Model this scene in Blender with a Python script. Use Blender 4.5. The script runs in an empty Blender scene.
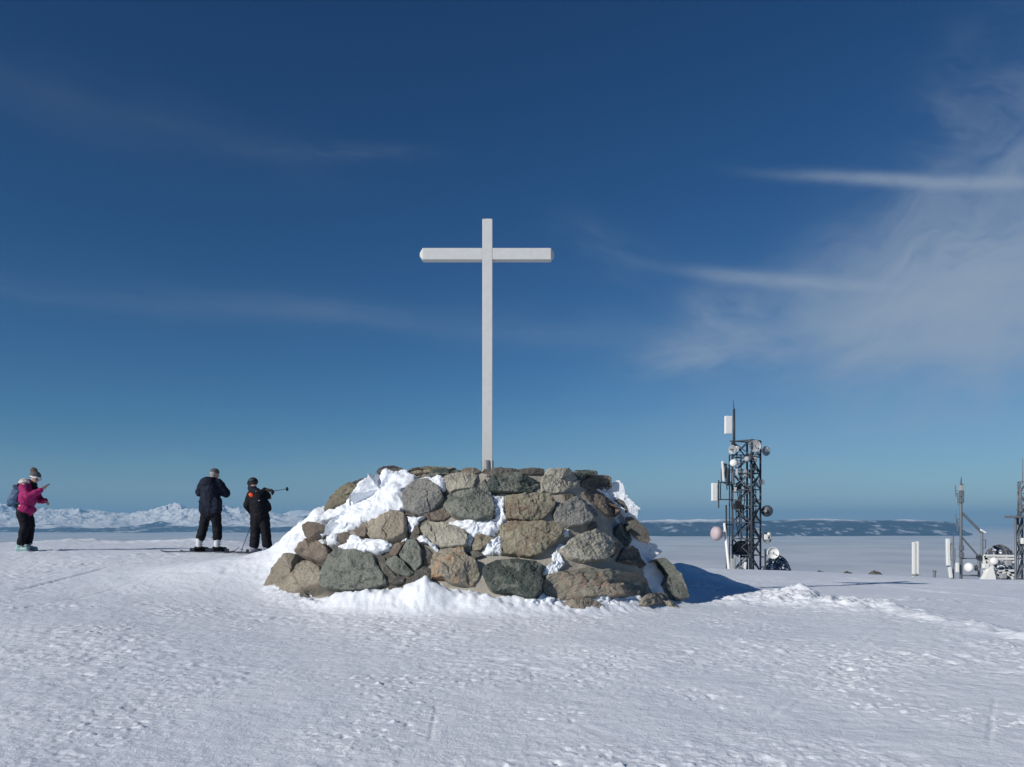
import bpy, bmesh, math, random
import numpy as np
from mathutils import Vector, Matrix, noise as mnoise
from mathutils.bvhtree import BVHTree
R = math.radians
random.seed(7)
scene = bpy.context.scene
C = scene.collection
PI = math.pi

# ------------------------------------------------------------------ camera
F = 800.0; HOR = 522.0
PITCH = 0.0   # level camera with a raised frame (vertical shift), as the upright masts show
CF = Vector((0, math.cos(PITCH), math.sin(PITCH)))
CU = Vector((0, -math.sin(PITCH), math.cos(PITCH)))
def ray(px, py):
    return CF + Vector((1, 0, 0)) * ((px - 512) / F) + CU * ((HOR - py) / F)
def at(px, py, Y):
    d = ray(px, py)
    return d * (Y / d.y)
cam_d = bpy.data.cameras.new('camera'); cam = bpy.data.objects.new('camera', cam_d); C.objects.link(cam)
cam_d.sensor_width = 36; cam_d.lens = 36 * F / 1024; cam_d.clip_start = 0.05; cam_d.clip_end = 400000
cam.rotation_euler = (R(90), 0, 0); cam_d.shift_y = (HOR - 383.5) / 1024
scene.camera = cam

# ------------------------------------------------------------------ light and sky
SUN_EL = R(25.5); SUN_AZ_BACK = R(37)       # light travels to +x and a little to +y
L = Vector((math.cos(SUN_EL) * math.cos(SUN_AZ_BACK), math.cos(SUN_EL) * math.sin(SUN_AZ_BACK), -math.sin(SUN_EL)))
sd = bpy.data.lights.new('sun', 'SUN'); sun = bpy.data.objects.new('sun', sd); C.objects.link(sun)
sd.energy = 4.4; sd.angle = R(0.53); sd.color = (1, 0.955, 0.88)
sun.rotation_euler = L.to_track_quat('-Z', 'Y').to_euler()
scene.view_settings.view_transform = 'Standard'; scene.view_settings.look = 'None'
scene.view_settings.exposure = 0.0; scene.view_settings.gamma = 1

class NT:
    """small helper around a node tree"""
    def __init__(s, tree): s.t = tree; s.n = tree.nodes; s.l = tree.links
    def node(s, typ, **kw):
        n = s.n.new(typ)
        for k, v in kw.items():
            if k.startswith('i_'):
                n.inputs[k[2:]].default_value = v
            else: setattr(n, k, v)
        return n
    def inp(s, sock, v):
        if isinstance(v, bpy.types.NodeSocket): s.l.new(v, sock)
        elif v is not None: sock.default_value = v
    def m(s, op, a, b=None, c=None, clamp=False):
        n = s.n.new('ShaderNodeMath'); n.operation = op; n.use_clamp = clamp
        s.inp(n.inputs[0], a)
        if b is not None: s.inp(n.inputs[1], b)
        if c is not None: s.inp(n.inputs[2], c)
        return n.outputs[0]
    def mix(s, f, a, b, blend='MIX'):
        n = s.n.new('ShaderNodeMix'); n.data_type = 'RGBA'; n.blend_type = blend
        s.inp(n.inputs[0], f)
        for k, v in ((6, a), (7, b)):
            if isinstance(v, (tuple, list)): v = tuple(v)[:3] + (1,)
            s.inp(n.inputs[k], v)
        return n.outputs[2]
    def noise(s, vec, scale, detail=4, rough=.5, dist=0, col=False):
        n = s.n.new('ShaderNodeTexNoise'); s.inp(n.inputs['Vector'], vec)
        n.inputs['Scale'].default_value = scale; n.inputs['Detail'].default_value = detail
        n.inputs['Roughness'].default_value = rough; n.inputs['Distortion'].default_value = dist
        return n.outputs[1 if col else 0]
    def ss(s, x, a, b, lo=0., hi=1.):
        n = s.n.new('ShaderNodeMapRange'); n.interpolation_type = 'SMOOTHSTEP'
        s.inp(n.inputs[0], x); s.inp(n.inputs[1], a); s.inp(n.inputs[2], b); s.inp(n.inputs[3], lo); s.inp(n.inputs[4], hi)
        return n.outputs[0]
    def comb(s, x, y, z=0.):
        n = s.n.new('ShaderNodeCombineXYZ'); s.inp(n.inputs[0], x); s.inp(n.inputs[1], y); s.inp(n.inputs[2], z); return n.outputs[0]

world = bpy.data.worlds.new('World'); scene.world = world; world.use_nodes = True
w = NT(world.node_tree); w.n.clear()
sky = w.node('ShaderNodeTexSky', sky_type='NISHITA', sun_disc=False, sun_elevation=SUN_EL,
             altitude=2100, air_density=1.0, dust_density=0.35, ozone_density=2.2)
S = -L
sky.sun_rotation = math.atan2(S.x, S.y)
tc = w.node('ShaderNodeTexCoord')
sep = w.node('ShaderNodeSeparateXYZ'); w.l.new(tc.outputs['Generated'], sep.inputs[0])
X, Y, Z = sep.outputs
AZ = w.m('ARCTAN2', X, Y); EL = w.m('ARCSINE', Z)
def azel(px, py):
    d = ray(px, py).normalized(); return math.atan2(d.x, d.y), math.asin(d.z)
def cirrus(p1, p2, width, amp, streak=7, freq=60, seed=0., lo=.35, hi=.75, fibre=0., ex=1.0):
    """cloud band between two directions, textured with stretched noise"""
    a1, e1 = azel(*p1); a2, e2 = azel(*p2)
    ca, ce = (a1 + a2) / 2, (e1 + e2) / 2
    ln = math.hypot(a2 - a1, e2 - e1) / 2; ang = math.atan2(e2 - e1, a2 - a1)
    da = w.m('SUBTRACT', AZ, ca); de = w.m('SUBTRACT', EL, ce)
    u = w.m('ADD', w.m('MULTIPLY', da, math.cos(ang)), w.m('MULTIPLY', de, math.sin(ang)))
    v = w.m('SUBTRACT', w.m('MULTIPLY', de, math.cos(ang)), w.m('MULTIPLY', da, math.sin(ang)))
    wn = w.noise(w.comb(AZ, EL, seed + 3), 9, 3)
    v = w.m('ADD', v, w.m('MULTIPLY', w.m('SUBTRACT', wn, .5), width / F * 1.6))
    uu = w.m('POWER', w.m('ABSOLUTE', w.m('DIVIDE', u, ln)), 2.5)
    vv = w.m('POWER', w.m('ABSOLUTE', w.m('DIVIDE', v, width / F)), 2)
    g = w.m('EXPONENT', w.m('MULTIPLY', w.m('ADD', uu, vv), -1.))
    fa = fibre
    u2 = w.m('ADD', w.m('MULTIPLY', u, math.cos(fa)), w.m('MULTIPLY', v, math.sin(fa)))
    v2 = w.m('SUBTRACT', w.m('MULTIPLY', v, math.cos(fa)), w.m('MULTIPLY', u, math.sin(fa)))
    nz = w.noise(w.comb(w.m('DIVIDE', u2, streak), v2, seed), freq, 7, .62, .15)
    big = w.noise(w.comb(w.m('DIVIDE', u2, 2.), v2, seed + 9), 12, 3, .5)
    nz = w.m('ADD', w.m('MULTIPLY', nz, .6), w.m('MULTIPLY', big, .4))
    return w.m('MULTIPLY', w.m('MULTIPLY', g, w.ss(nz, lo, hi)), amp)
bands = [
    cirrus((850, 345), (1130, 205), 66, 2.6, 3.5, 26, 1., .24, .66),
    cirrus((760, 335), (1200, 300), 44, 1.4, 4, 26, 2., .28, .7),
    cirrus((810, 177), (1090, 181), 4.6, 1.1, 2.2, 60, 3., .2, .55),
    cirrus((700, 272), (900, 290), 6, .9, 5, 60, 4., .2, .6),
    cirrus((640, 362), (800, 348), 20, 1.1, 3, 36, 5., .32, .7),
    cirrus((690, 300), (760, 335), 26, .8, 2.5, 36, 6., .32, .72),
    cirrus((930, 105), (1080, 130), 50, .6, 3, 30, 7., .35, .8),
    cirrus((-60, 60), (300, 165), 22, .10, 8, 34, 8., .2, .8),
    cirrus((240, 146), (420, 152), 7, .16, 3, 50, 9., .35, .75),
    cirrus((-150, 270), (460, 315), 12, .13, 12, 34, 10., .25, .7),
    cirrus((200, 290), (760, 345), 13, .14, 10, 34, 11., .25, .7),
    cirrus((500, 322), (720, 330), 18, .14, 6, 34, 12., .25, .7),
    cirrus((560, 235), (660, 270), 20, .22, 4, 50, 13., .35, .75),
    cirrus((-100, 484), (260, 492), 7, .22, 14, 34, 14., .2, .7),
    cirrus((560, 450), (1200, 435), 50, .42, 12, 24, 15., .15, .8),
    cirrus((820, 400), (1150, 420), 40, .25, 8, 24, 16., .2, .8),
    cirrus((-400, 505), (1400, 500), 44, .60, 16, 20, 17., .05, .8),
]
tot = bands[0]
for b in bands[1:]: tot = w.m('ADD', tot, b)
fac = w.m('MULTIPLY', w.m('SUBTRACT', 1., w.m('EXPONENT', w.m('MULTIPLY', tot, -1.))), .88)
SKYK = (0.80, 0.90, 1.0)
sk_ = w.node('ShaderNodeSeparateColor'); w.l.new(sky.outputs[0], sk_.inputs[0])
ch = [w.m('MULTIPLY', w.m('POWER', w.m('MULTIPLY', sk_.outputs[i], .09 * SKYK[i]), g_), k_ / .09) for i, (g_, k_) in enumerate(((1.62, .92), (1.32, .82), (1.15, .76)))]
skyc = w.comb(*ch)
cl = w.mix(fac, skyc, (3.4, 4.2, 5.3))
bg = w.node('ShaderNodeBackground'); w.inp(bg.inputs[0], cl); bg.inputs[1].default_value = 0.09
world.cycles.sampling_method = 'MANUAL'; world.cycles.sample_map_resolution = 512
wo = w.node('ShaderNodeOutputWorld'); w.l.new(bg.outputs[0], wo.inputs[0])

# ------------------------------------------------------------------ materials
def material(name, fn):
    m = bpy.data.materials.new(name); m.use_nodes = True
    t = NT(m.node_tree); p = t.n['Principled BSDF']; fn(t, p); return m
def objco(t): return t.node('ShaderNodeTexCoord').outputs['Object']
def bump(t, p, h, strength, dist, prev=None):
    b = t.node('ShaderNodeBump'); b.inputs['Strength'].default_value = strength; b.inputs['Distance'].default_value = dist
    t.inp(b.inputs['Height'], h)
    if prev is not None: t.l.new(prev, b.inputs['Normal'])
    t.l.new(b.outputs[0], p.inputs['Normal']); return b.outputs[0]
def plain(name, col, rough=.6, metal=0., var=.12, scale=30, bmp=0.):
    def fn(t, p):
        if 'cloth' in name: p.inputs['Specular IOR Level'].default_value = .12
        o = objco(t); n = t.noise(o, scale, 3)
        f = t.ss(n, .3, .7, 1 - var, 1 + var)
        c = t.mix(1., col, t.comb(f, f, f), 'MULTIPLY')
        t.inp(p.inputs['Base Color'], c); p.inputs['Roughness'].default_value = rough; p.inputs['Metallic'].default_value = metal
        if bmp: bump(t, p, t.noise(o, scale * 1.3, 4), .6, bmp)
    return material(name, fn)
def stone_mat(name, c1, c2, c3, patch=None):
    def fn(t, p):
        o = objco(t)
        a = t.noise(o, 2.2, 6, .6, .6); b = t.noise(o, 7, 8, .7, 1.2); c = t.noise(o, 60, 4, .7)
        col = t.mix(t.ss(a, .36, .62), c1, c2)
        col = t.mix(t.ss(b, .50, .68), col, c3)
        if patch: col = t.mix(t.ss(t.noise(o, 3.1, 5, .6, 1.5), .52, .60), col, patch)
        col = t.mix(t.ss(c, .56, .72, 0, .55), col, (.05, .048, .045))
        col = t.mix(t.ss(t.noise(o, 110, 3, .6), .60, .74, 0, .6), col, (.42, .41, .37))
        lich = t.noise(o, 17, 5, .65, .8)
        col = t.mix(t.ss(lich, .60, .70, 0, .6), col, (.34, .34, .29))
        t.inp(p.inputs['Base Color'], col); p.inputs['Roughness'].default_value = .92
        n1 = bump(t, p, t.noise(o, 20, 10, .72, .6), 1.0, .04)
        bump(t, p, c, .7, .008, n1)
    return material(name, fn)
ST = {
 'tan':   stone_mat('stone_tan', (0.366,0.323,0.256), (0.269,0.232,0.181), (0.178,0.162,0.136)),
 'light': stone_mat('stone_light', (0.457,0.433,0.361), (0.345,0.329,0.271), (0.234,0.218,0.182)),
 'olive': stone_mat('stone_olive', (0.340,0.312,0.231), (0.256,0.229,0.162), (0.163,0.147,0.116), (0.223,0.171,0.125)),
 'gray':  stone_mat('stone_gray', (0.270,0.267,0.252), (0.213,0.212,0.201), (0.291,0.274,0.238)),
 'green': stone_mat('stone_green_gray', (0.215,0.229,0.203), (0.158,0.173,0.151), (0.273,0.251,0.200), (0.101,0.111,0.101)),
 'dgreen':stone_mat('stone_dark_green', (0.069,0.092,0.082), (0.046,0.057,0.052), (0.122,0.138,0.117), (0.170,0.179,0.153)),
 'dark':  stone_mat('stone_dark', (0.140,0.134,0.118), (0.091,0.085,0.079), (0.220,0.203,0.167)),
 'brown': stone_mat('stone_brown', (0.226,0.179,0.142), (0.147,0.122,0.101), (0.282,0.240,0.189)),
 'orange':stone_mat('stone_rusty', (0.339,0.302,0.235), (0.259,0.232,0.186), (0.180,0.168,0.143), (0.421,0.274,0.168)),
 'multi': stone_mat('stone_patchy', (0.352,0.308,0.241), (0.225,0.229,0.193), (0.164,0.148,0.122), (0.350,0.246,0.185)),
}
def f_mortar(t, p):
    o = objco(t); a = t.noise(o, 1.1, 3); b = t.noise(o, 9, 6, .6)
    sx = t.node('ShaderNodeSeparateXYZ'); t.l.new(o, sx.inputs[0])
    side = t.m('ADD', a, t.m('MULTIPLY', t.ss(sx.outputs[0], -1.2, .5), .45))
    col = t.mix(t.ss(side, .55, .72), (.085, .078, .066), (.37, .34, .29))
    col = t.mix(t.ss(b, .5, .72, 0, .5), col, (.24, .205, .165))
    t.inp(p.inputs['Base Color'], col); p.inputs['Roughness'].default_value = .95
    bump(t, p, t.noise(o, 32, 8, .65), .8, .02)
M_mortar = material('mortar', f_mortar)
def snow_fn(big):
    def fn(t, p):
        o = objco(t)
        n = t.noise(o, .35, 4, .6); k = t.noise(o, 5, 5, .6)
        col = t.mix(t.ss(n, .35, .65), (.765, .805, .87), (.815, .85, .90))
        col = t.mix(t.ss(k, .55, .75, 0, .7), col, (.86, .88, .92))
        t.inp(p.inputs['Base Color'], col); p.inputs['Roughness'].default_value = .55
        p.inputs['Specular IOR Level'].default_value = .25
        n1 = bump(t, p, t.noise(o, 7 if big else 12, 8, .66, .3), .6 if big else .8, .032 if big else .04)
        bump(t, p, t.noise(o, 46, 5, .75), .7, .010, n1)
    return fn
M_snow = material('ground_snow', snow_fn(True)); M_snow2 = material('packed_snow', snow_fn(False))
M_cloud = material('cloud_tops', lambda t, p: (t.inp(p.inputs['Base Color'], t.mix(t.ss(t.noise(objco(t), .0006, 5, .55), .35, .65), (.50, .54, .60), (.62, .65, .69))), p.inputs['Roughness'].__setattr__('default_value', 1.), p.inputs['Specular IOR Level'].__setattr__('default_value', 0.)))

def f_white(t, p):
    o = objco(t); a = t.noise(o, 9, 6, .6)
    sx = t.node('ShaderNodeSeparateXYZ'); t.l.new(o, sx.inputs[0])
    low = t.ss(sx.outputs[2], 2.6, .0, 0., .11)
    col = t.mix(t.ss(a, .3, .7), (.56, .565, .56), (.52, .525, .52))
    chip = t.noise(o, 22, 4, .7)
    col = t.mix(t.ss(t.m('ADD', chip, low), .735, .755), col, (.14, .12, .10))
    t.inp(p.inputs['Base Color'], col); p.inputs['Roughness'].default_value = .5
    bump(t, p, t.noise(o, 40, 4), .3, .004)
M_cross = material('chipped_white_paint', f_white)
M_steel = plain('galvanised_steel', (.20, .21, .22), .5, .5)
M_dsteel = plain('dark_steel', (.045, .055, .07), .55, .35)
M_gsteel = plain('grey_steel', (.16, .18, .20), .55, .3)
M_wplas = plain('white_plastic', (.72, .72, .70), .5)
M_gplas = plain('grey_plastic', (.33, .34, .35), .5)
M_pink = plain('faded_pink_plastic', (.46, .38, .39), .6)
M_dome = plain('dark_dome_cover', (.06, .075, .10), .6)
M_black = plain('black_rubber', (.015, .015, .017), .6)
M_skin = plain('skin', (.50, .31, .23), .55, 0, .06)
M_navy = plain('navy_cloth', (.014, .018, .032), .8, 0, .25, 14, .01)
M_blk = plain('black_cloth', (.010, .011, .015), .8, 0, .25, 14, .01)
M_pinkc = plain('magenta_cloth', (.30, .022, .115), .7, 0, .15, 14, .012)
M_bag = plain('blue_nylon', (.022, .065, .14), .65, 0, .2, 20, .01)
M_bagd = plain('dark_blue_nylon', (.012, .025, .06), .7, 0, .2)
M_fur = plain('pale_fur', (.55, .53, .52), .9, 0, .25, 60, .02)
M_knit = plain('grey_knit', (.085, .085, .09), .9, 0, .25, 60, .01)
M_knitb = plain('brown_pompom', (.13, .09, .07), .95, 0, .4, 60, .02)
M_wknit = plain('white_knit', (.70, .70, .70), .9, 0, .1, 60)
M_hair = plain('grey_hair', (.30, .28, .26), .8, 0, .3, 60)
M_lens = plain('dark_goggle_lens', (.01, .01, .012), .15)
M_teal = plain('pale_teal_plastic', (.24, .37, .37), .45)
M_bootw = plain('white_boot_plastic', (.55, .55, .58), .45)
M_boot = plain('grey_boot_plastic', (.20, .20, .25), .45)
M_orange = plain('orange_reflective_cloth', (.80, .09, .03), .6)
M_ski = plain('dark_ski_top', (.03, .035, .05), .35)
M_phone = plain('phone_case', (.12, .07, .09), .4)
M_rockd = plain('dark_rock', (.09, .085, .08), .9, 0, .3, 6, .02)

# ------------------------------------------------------------------ object helpers
def mesh_from(name, verts, faces, smooth=True):
    me = bpy.data.meshes.new(name); me.from_pydata([tuple(v) for v in verts], [], faces); me.update()
    if smooth: me.polygons.foreach_set('use_smooth', [True] * len(me.polygons))
    return me
def link(name, me, mat, parent=None):
    o = bpy.data.objects.new(name, me); C.objects.link(o)
    if mat is not None and not me.materials: me.materials.append(mat)
    if parent is not None: o.parent = parent
    return o
def tag(o, label=None, cat=None, group=None, kind=None):
    if label: o['label'] = label
    if cat: o['category'] = cat
    if group: o['group'] = group
    if kind: o['kind'] = kind
    return o
def empty(name, loc, label, cat, group=None):
    o = bpy.data.objects.new(name, None); C.objects.link(o); o.location = loc; o.empty_display_size = .1
    return tag(o, label, cat, group)

class MB:
    """collects shapes in world space; build() writes one mesh relative to its thing's base"""
    def __init__(s): s.v = []; s.f = []
    def add(s, vs, fs):
        k = len(s.v); s.v += [Vector(v) for v in vs]; s.f += [tuple(i + k for i in f) for f in fs]; return s
    def frame(s, d):
        d = d.normalized(); a = Vector((0, 0, 1)) if abs(d.z) < .9 else Vector((1, 0, 0))
        u = d.cross(a).normalized(); return u, d.cross(u)
    def tube(s, pts, rad, n=8, cap=True):
        pts = [Vector(p) for p in pts]; rad = rad if isinstance(rad, (list, tuple)) else [rad] * len(pts)
        vs = []; fs = []; u = None
        for i, p in enumerate(pts):
            d = (pts[min(i + 1, len(pts) - 1)] - pts[max(i - 1, 0)])
            if d.length < 1e-9: d = Vector((0, 0, 1))
            d.normalize()
            if u is None: u, v = s.frame(d)
            else: u = (u - d * u.dot(d)).normalized(); v = d.cross(u)
            for k in range(n):
                a = 2 * PI * (k + .5) / n; vs.append(p + (u * math.cos(a) + v * math.sin(a)) * rad[i])
        for i in range(len(pts) - 1):
            for k in range(n):
                fs.append((i * n + k, i * n + (k + 1) % n, (i + 1) * n + (k + 1) % n, (i + 1) * n + k))
        if cap:
            fs.append(tuple(range(n - 1, -1, -1))); fs.append(tuple((len(pts) - 1) * n + k for k in range(n)))
        return s.add(vs, fs)
    def box(s, c, size, rot=None, bevel=0.):
        c = Vector(c); hx, hy, hz = [q / 2 for q in size]; b = min(bevel, hx * .9, hy * .9, hz * .9)
        if b <= 0:
            vs = [Vector((x, y, z)) for x in (-hx, hx) for y in (-hy, hy) for z in (-hz, hz)]
            fs = [(0, 1, 3, 2), (4, 6, 7, 5), (0, 4, 5, 1), (2, 3, 7, 6), (0, 2, 6, 4), (1, 5, 7, 3)]
        else:
            bm = bmesh.new(); bmesh.ops.create_cube(bm, size=1)
            for v in bm.verts: v.co = Vector((v.co.x * 2 * hx, v.co.y * 2 * hy, v.co.z * 2 * hz))
            bmesh.ops.bevel(bm, geom=bm.edges[:], offset=b, segments=2, affect='EDGES', profile=.6)
            bm.verts.index_update(); vs = [v.co.copy() for v in bm.verts]; fs = [tuple(v.index for v in f.verts) for f in bm.faces]; bm.free()
        if rot is not None: vs = [rot @ v for v in vs]
        return s.add([v + c for v in vs], fs)
    def bar(s, p1, p2, wdt, dpt=None):
        p1 = Vector(p1); p2 = Vector(p2); d = p2 - p1; q = d.to_track_quat('Z', 'Y').to_matrix()
        return s.box((p1 + p2) / 2, (wdt, dpt or wdt, d.length), q)
    def lathe(s, c, axis, prof, n=24):
        """prof: list of (radius, distance along axis)"""
        axis = Vector(axis).normalized(); u, v = s.frame(axis); c = Vector(c); vs = []; fs = []
        for r, h in prof:
            for k in range(n):
                a = 2 * PI * k / n; vs.append(c + axis * h + (u * math.cos(a) + v * math.sin(a)) * max(r, 1e-4))
        for i in range(len(prof) - 1):
            for k in range(n): fs.append((i * n + k, i * n + (k + 1) % n, (i + 1) * n + (k + 1) % n, (i + 1) * n + k))
        fs.append(tuple(range(n - 1, -1, -1))); fs.append(tuple((len(prof) - 1) * n + k for k in range(n)))
        return s.add(vs, fs)
    def ell(s, c, radii, rot=None, n=14, m=10):
        c = Vector(c); vs = []; fs = []
        for i in range(m + 1):
            t = PI * i / m
            for k in range(n):
                a = 2 * PI * k / n
                v = Vector((radii[0] * math.sin(t) * math.cos(a) + 0, radii[1] * math.sin(t) * math.sin(a), radii[2] * math.cos(t)))
                if i in (0, m): v.x += 1e-4 * math.cos(a); v.y += 1e-4 * math.sin(a)
                vs.append(c + (rot @ v if rot is not None else v))
        for i in range(m):
            for k in range(n): fs.append((i * n + k, (i + 1) * n + k, (i + 1) * n + (k + 1) % n, i * n + (k + 1) % n))
        fs.append(tuple(range(n))); fs.append(tuple(m * n + k for k in range(n - 1, -1, -1)))
        return s.add(vs, fs)
    def limb(s, pts, rad, n=12):
        """tapering limb: tube with balls at its joints"""
        pts = [Vector(p) for p in pts]
        for i in range(len(pts) - 1): s.tube([pts[i], pts[i + 1]], [rad[i], rad[i + 1]], n)
        for p, r in zip(pts, rad): s.ell(p, (r, r, r), None, n, 8)
        return s
    def build(s, name, mat, parent=None, smooth=False, voxel=0, it=3, rough=0.):
        base = Vector(parent_world(parent)) if parent is not None else Vector((0, 0, 0))
        me = mesh_from(name, [v - base for v in s.v], s.f, smooth)
        if voxel:
            bm = bmesh.new(); bm.from_mesh(me); bmesh.ops.recalc_face_normals(bm, faces=bm.faces[:]); bm.to_mesh(me); bm.free()
            t = bpy.data.objects.new('t', me); C.objects.link(t)
            md = t.modifiers.new('r', 'REMESH'); md.mode = 'VOXEL'; md.voxel_size = voxel; md.use_smooth_shade = True
            sm = t.modifiers.new('s', 'SMOOTH'); sm.iterations = it; sm.factor = .5
            dg = bpy.context.evaluated_depsgraph_get(); me2 = bpy.data.meshes.new_from_object(t.evaluated_get(dg))
            bpy.data.objects.remove(t); bpy.data.meshes.remove(me); me = me2; me.name = name; me.materials.clear()
            if rough:
                for v in me.vertices:
                    q = v.co * 9
                    v.co += v.normal * (mnoise.noise(Vector((q.x, q.y, q.z * 1.6))) * rough + mnoise.noise(q * 2.6) * rough * .5)
        else:
            bm = bmesh.new(); bm.from_mesh(me); bmesh.ops.recalc_face_normals(bm, faces=bm.faces[:]); bm.to_mesh(me); bm.free()
        return link(name, me, mat, parent)
def parent_world(p):
    v = Vector((0, 0, 0))
    while p is not None: v += p.location; p = p.parent
    return v
def free(name, mb, mat, loc, label, cat, group=None, **kw):
    """a top-level thing that is one mesh with its origin at loc"""
    loc = Vector(loc)
    for v in mb.v: v -= loc
    o = mb.build(name, mat, None, **kw); o.location = loc
    return tag(o, label, cat, group)

# ------------------------------------------------------------------ numpy noise
_rng = np.random.RandomState(3); _perm = _rng.permutation(4096); _ga = _rng.rand(4096) * 2 * np.pi
def perlin(x, y):
    xi = np.floor(x).astype(np.int64); yi = np.floor(y).astype(np.int64); xf = x - xi; yf = y - yi
    u = xf ** 3 * (xf * (xf * 6 - 15) + 10); v = yf ** 3 * (yf * (yf * 6 - 15) + 10)
    def g(a, b, dx, dy):
        h = _ga[_perm[(_perm[a & 4095] + b) & 4095]]; return np.cos(h) * dx + np.sin(h) * dy
    a = g(xi, yi, xf, yf); b = g(xi + 1, yi, xf - 1, yf); c = g(xi, yi + 1, xf, yf - 1); d = g(xi + 1, yi + 1, xf - 1, yf - 1)
    return (a + (b - a) * u + (c - a) * v + (a - b - c + d) * u * v) * 1.5
def fbm(x, y, o=4, g=.5, ridged=False):
    s = 0; a = 1.; t = 0
    for k in range(o):
        n = perlin(x + 17.3 * k, y - 9.1 * k); n = 1 - 2 * np.abs(n) if ridged else n
        s = s + a * n; t += a; a *= g; x = x * 2.03; y = y * 2.03
    return s / t

# ------------------------------------------------------------------ ground height
GD = np.array([0, 5, 8, 12, 17, 22, 26, 32, 60.])
GU = (np.array([0, 250, 512, 740, 1024.]) - 512) / F
GZ = np.array([[-1.60] * 5, [-1.56] * 5, [-1.44, -1.47, -1.48, -1.48, -1.50], [-1.12, -1.36, -1.37, -1.41, -1.48],
               [-.62, -.63, -1.1, -1.56, -1.66], [-.57, -.66, -1.3, -1.71, -1.84], [-.60, -.74, -1.35, -1.72, -1.91], [-.70, -.84, -1.5, -2.02, -2.34], [-.6, -.8, -1.6, -2.1, -2.4]])
_fd = np.arange(0, 60.01, .25); _fu = np.linspace(-.8, .8, 81)
_t = np.array([np.interp(_fd, GD, GZ[:, k]) for k in range(5)]).T
_t = np.array([np.interp(_fu, GU, r) for r in _t])
for _ in range(16):
    _t[1:-1] = (_t[:-2] + 2 * _t[1:-1] + _t[2:]) / 4; _t[:, 1:-1] = (_t[:, :-2] + 2 * _t[:, 1:-1] + _t[:, 2:]) / 4
MC = (-.72, 14.9)         # monument centre
def half(t):              # half widths of the monument core at height fraction t
    return 3.50 - 1.54 * t, 2.92 - 1.05 * t
MZ0, MZ1 = -1.45, .84
def ground_np(x, y, fine=True):
    x = np.asarray(x, float); y = np.asarray(y, float)
    D = np.clip(y, 0, 59.9); u = np.clip(x / np.maximum(y, 7), -.8, .8)
    fi = D / .25; i0 = np.floor(fi).astype(int); fd = fi - i0; gu = (u + .8) / .02; j0 = np.clip(np.floor(gu).astype(int), 0, 79); fu = gu - j0
    z = (_t[i0, j0] * (1 - fd) + _t[i0 + 1, j0] * fd) * (1 - fu) + (_t[i0, j0 + 1] * (1 - fd) + _t[i0 + 1, j0 + 1] * fd) * fu
    r = np.hypot(x, y); q = np.maximum(r - np.interp(u, [-.64, -.2, .2, .35], [24, 25, 31, 33]), 0)
    z = z - np.where(q < 50, .0042 * q * q, .0042 * 2500 + .42 * (q - 50))
    z = np.maximum(z, -900 + 0 * z)
    # wind drift piled against the left side of the monument
    prof = np.interp(x, [-6.6, -5.7, -5.0, -4.6, -4.25, -3.9, -3.5, -3.2, -2.6], [0, .05, .14, .27, .48, .84, 1.10, 1.15, 1.0])
    cr = 14.9 + .25 * perlin(x * .7, x * 0 + 2); dy_ = y - cr
    z = z + prof * np.exp(-(dy_ / np.where(dy_ < 0, .85, 1.3)) ** 2) * (1 + .12 * perlin(x * 2.6, y * 2.6)) * (x < -2.0)
    z = z + .20 * np.exp(-((x + 5.1) / 1.5) ** 2 - ((y - 14.5) / 1.0) ** 2)
    # wind lip behind the right side
    z = z + .50 * np.exp(-((x - 3.9) / 1.35) ** 2 - ((y - 18.6) / 1.5) ** 2) * (1 + .15 * perlin(x * 2, y * 2))
    near = np.clip((60 - r) / 30, 0, 1)
    rough = perlin(x * 1.7 + 5, y * 1.7)
    # ploughed mound at the right
    for cx, cy, rx, ry, a in ((5.35, 15.2, .75, .7, .26), (4.6, 14.3, 1.1, .6, .16), (5.9, 13.6, .9, .8, .12), (4.0, 16.4, 1.2, .8, .12)):
        g = np.exp(-((x - cx) / rx) ** 2 - ((y - cy) / ry) ** 2)
        z = z + a * g * (1 + .5 * rough) + g * .13 * fbm(x * 5, y * 5, 5, .7)
    sx = 6.2 + (14.5 - y) * .1 + .25 * perlin(y * .8, y * 0 + 3)
    z = z + .06 * np.exp(-((x - sx) / .3) ** 2) * np.clip((15 - y) / 2, 0, 1) * np.clip((y - 8) / 2, 0, 1) * (1 + perlin(x * 3, y * 3))
    # bank against the foot of the front wall
    a0, b0 = half(.08)
    ex = np.abs((x - MC[0]) / a0); ey = np.abs((y - MC[1]) / b0)
    k = (ex ** 2.7 + ey ** 2.7) ** (1 / 2.7); dist = (k - 1) * np.minimum(a0, b0)
    bx = np.array([-4.2, -3.0, -2.6, -1.9, -1.55, -1.3, -1.05, -.8, -.3, .3, .7, 1.6, 2.4, 3.2, 6])
    bh = np.array([.06, .11, .22, .26, .34, .42, .36, .29, .26, .20, .23, .16, .10, .11, .10])
    hb = np.interp(x, bx, bh)
    bw = np.exp(-(np.maximum(dist, 0) / .27) ** 2) * (y < 16.5)
    z = z + hb * bw * (1 + .40 * perlin(x * 1.7, y * 1.7) + .10 * perlin(x * 5.3, y * 5.3)) + bw * .07 * fbm(x * 9, y * 9, 3, .6)
    # rough lumps of ice on the far left edge
    e = np.exp(-((y - 24.5) / 1.8) ** 2)
    z = z + e * np.clip((4 - x) / 6, 0, 1) * (.14 * np.maximum(fbm(x * .8, y * .8, 4, .6), -.1) + .03 + .16 * np.exp(-((x + 9.2) / 1.6) ** 2) + .10 * np.exp(-((x + 13.2) / 1.1) ** 2))
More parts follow.
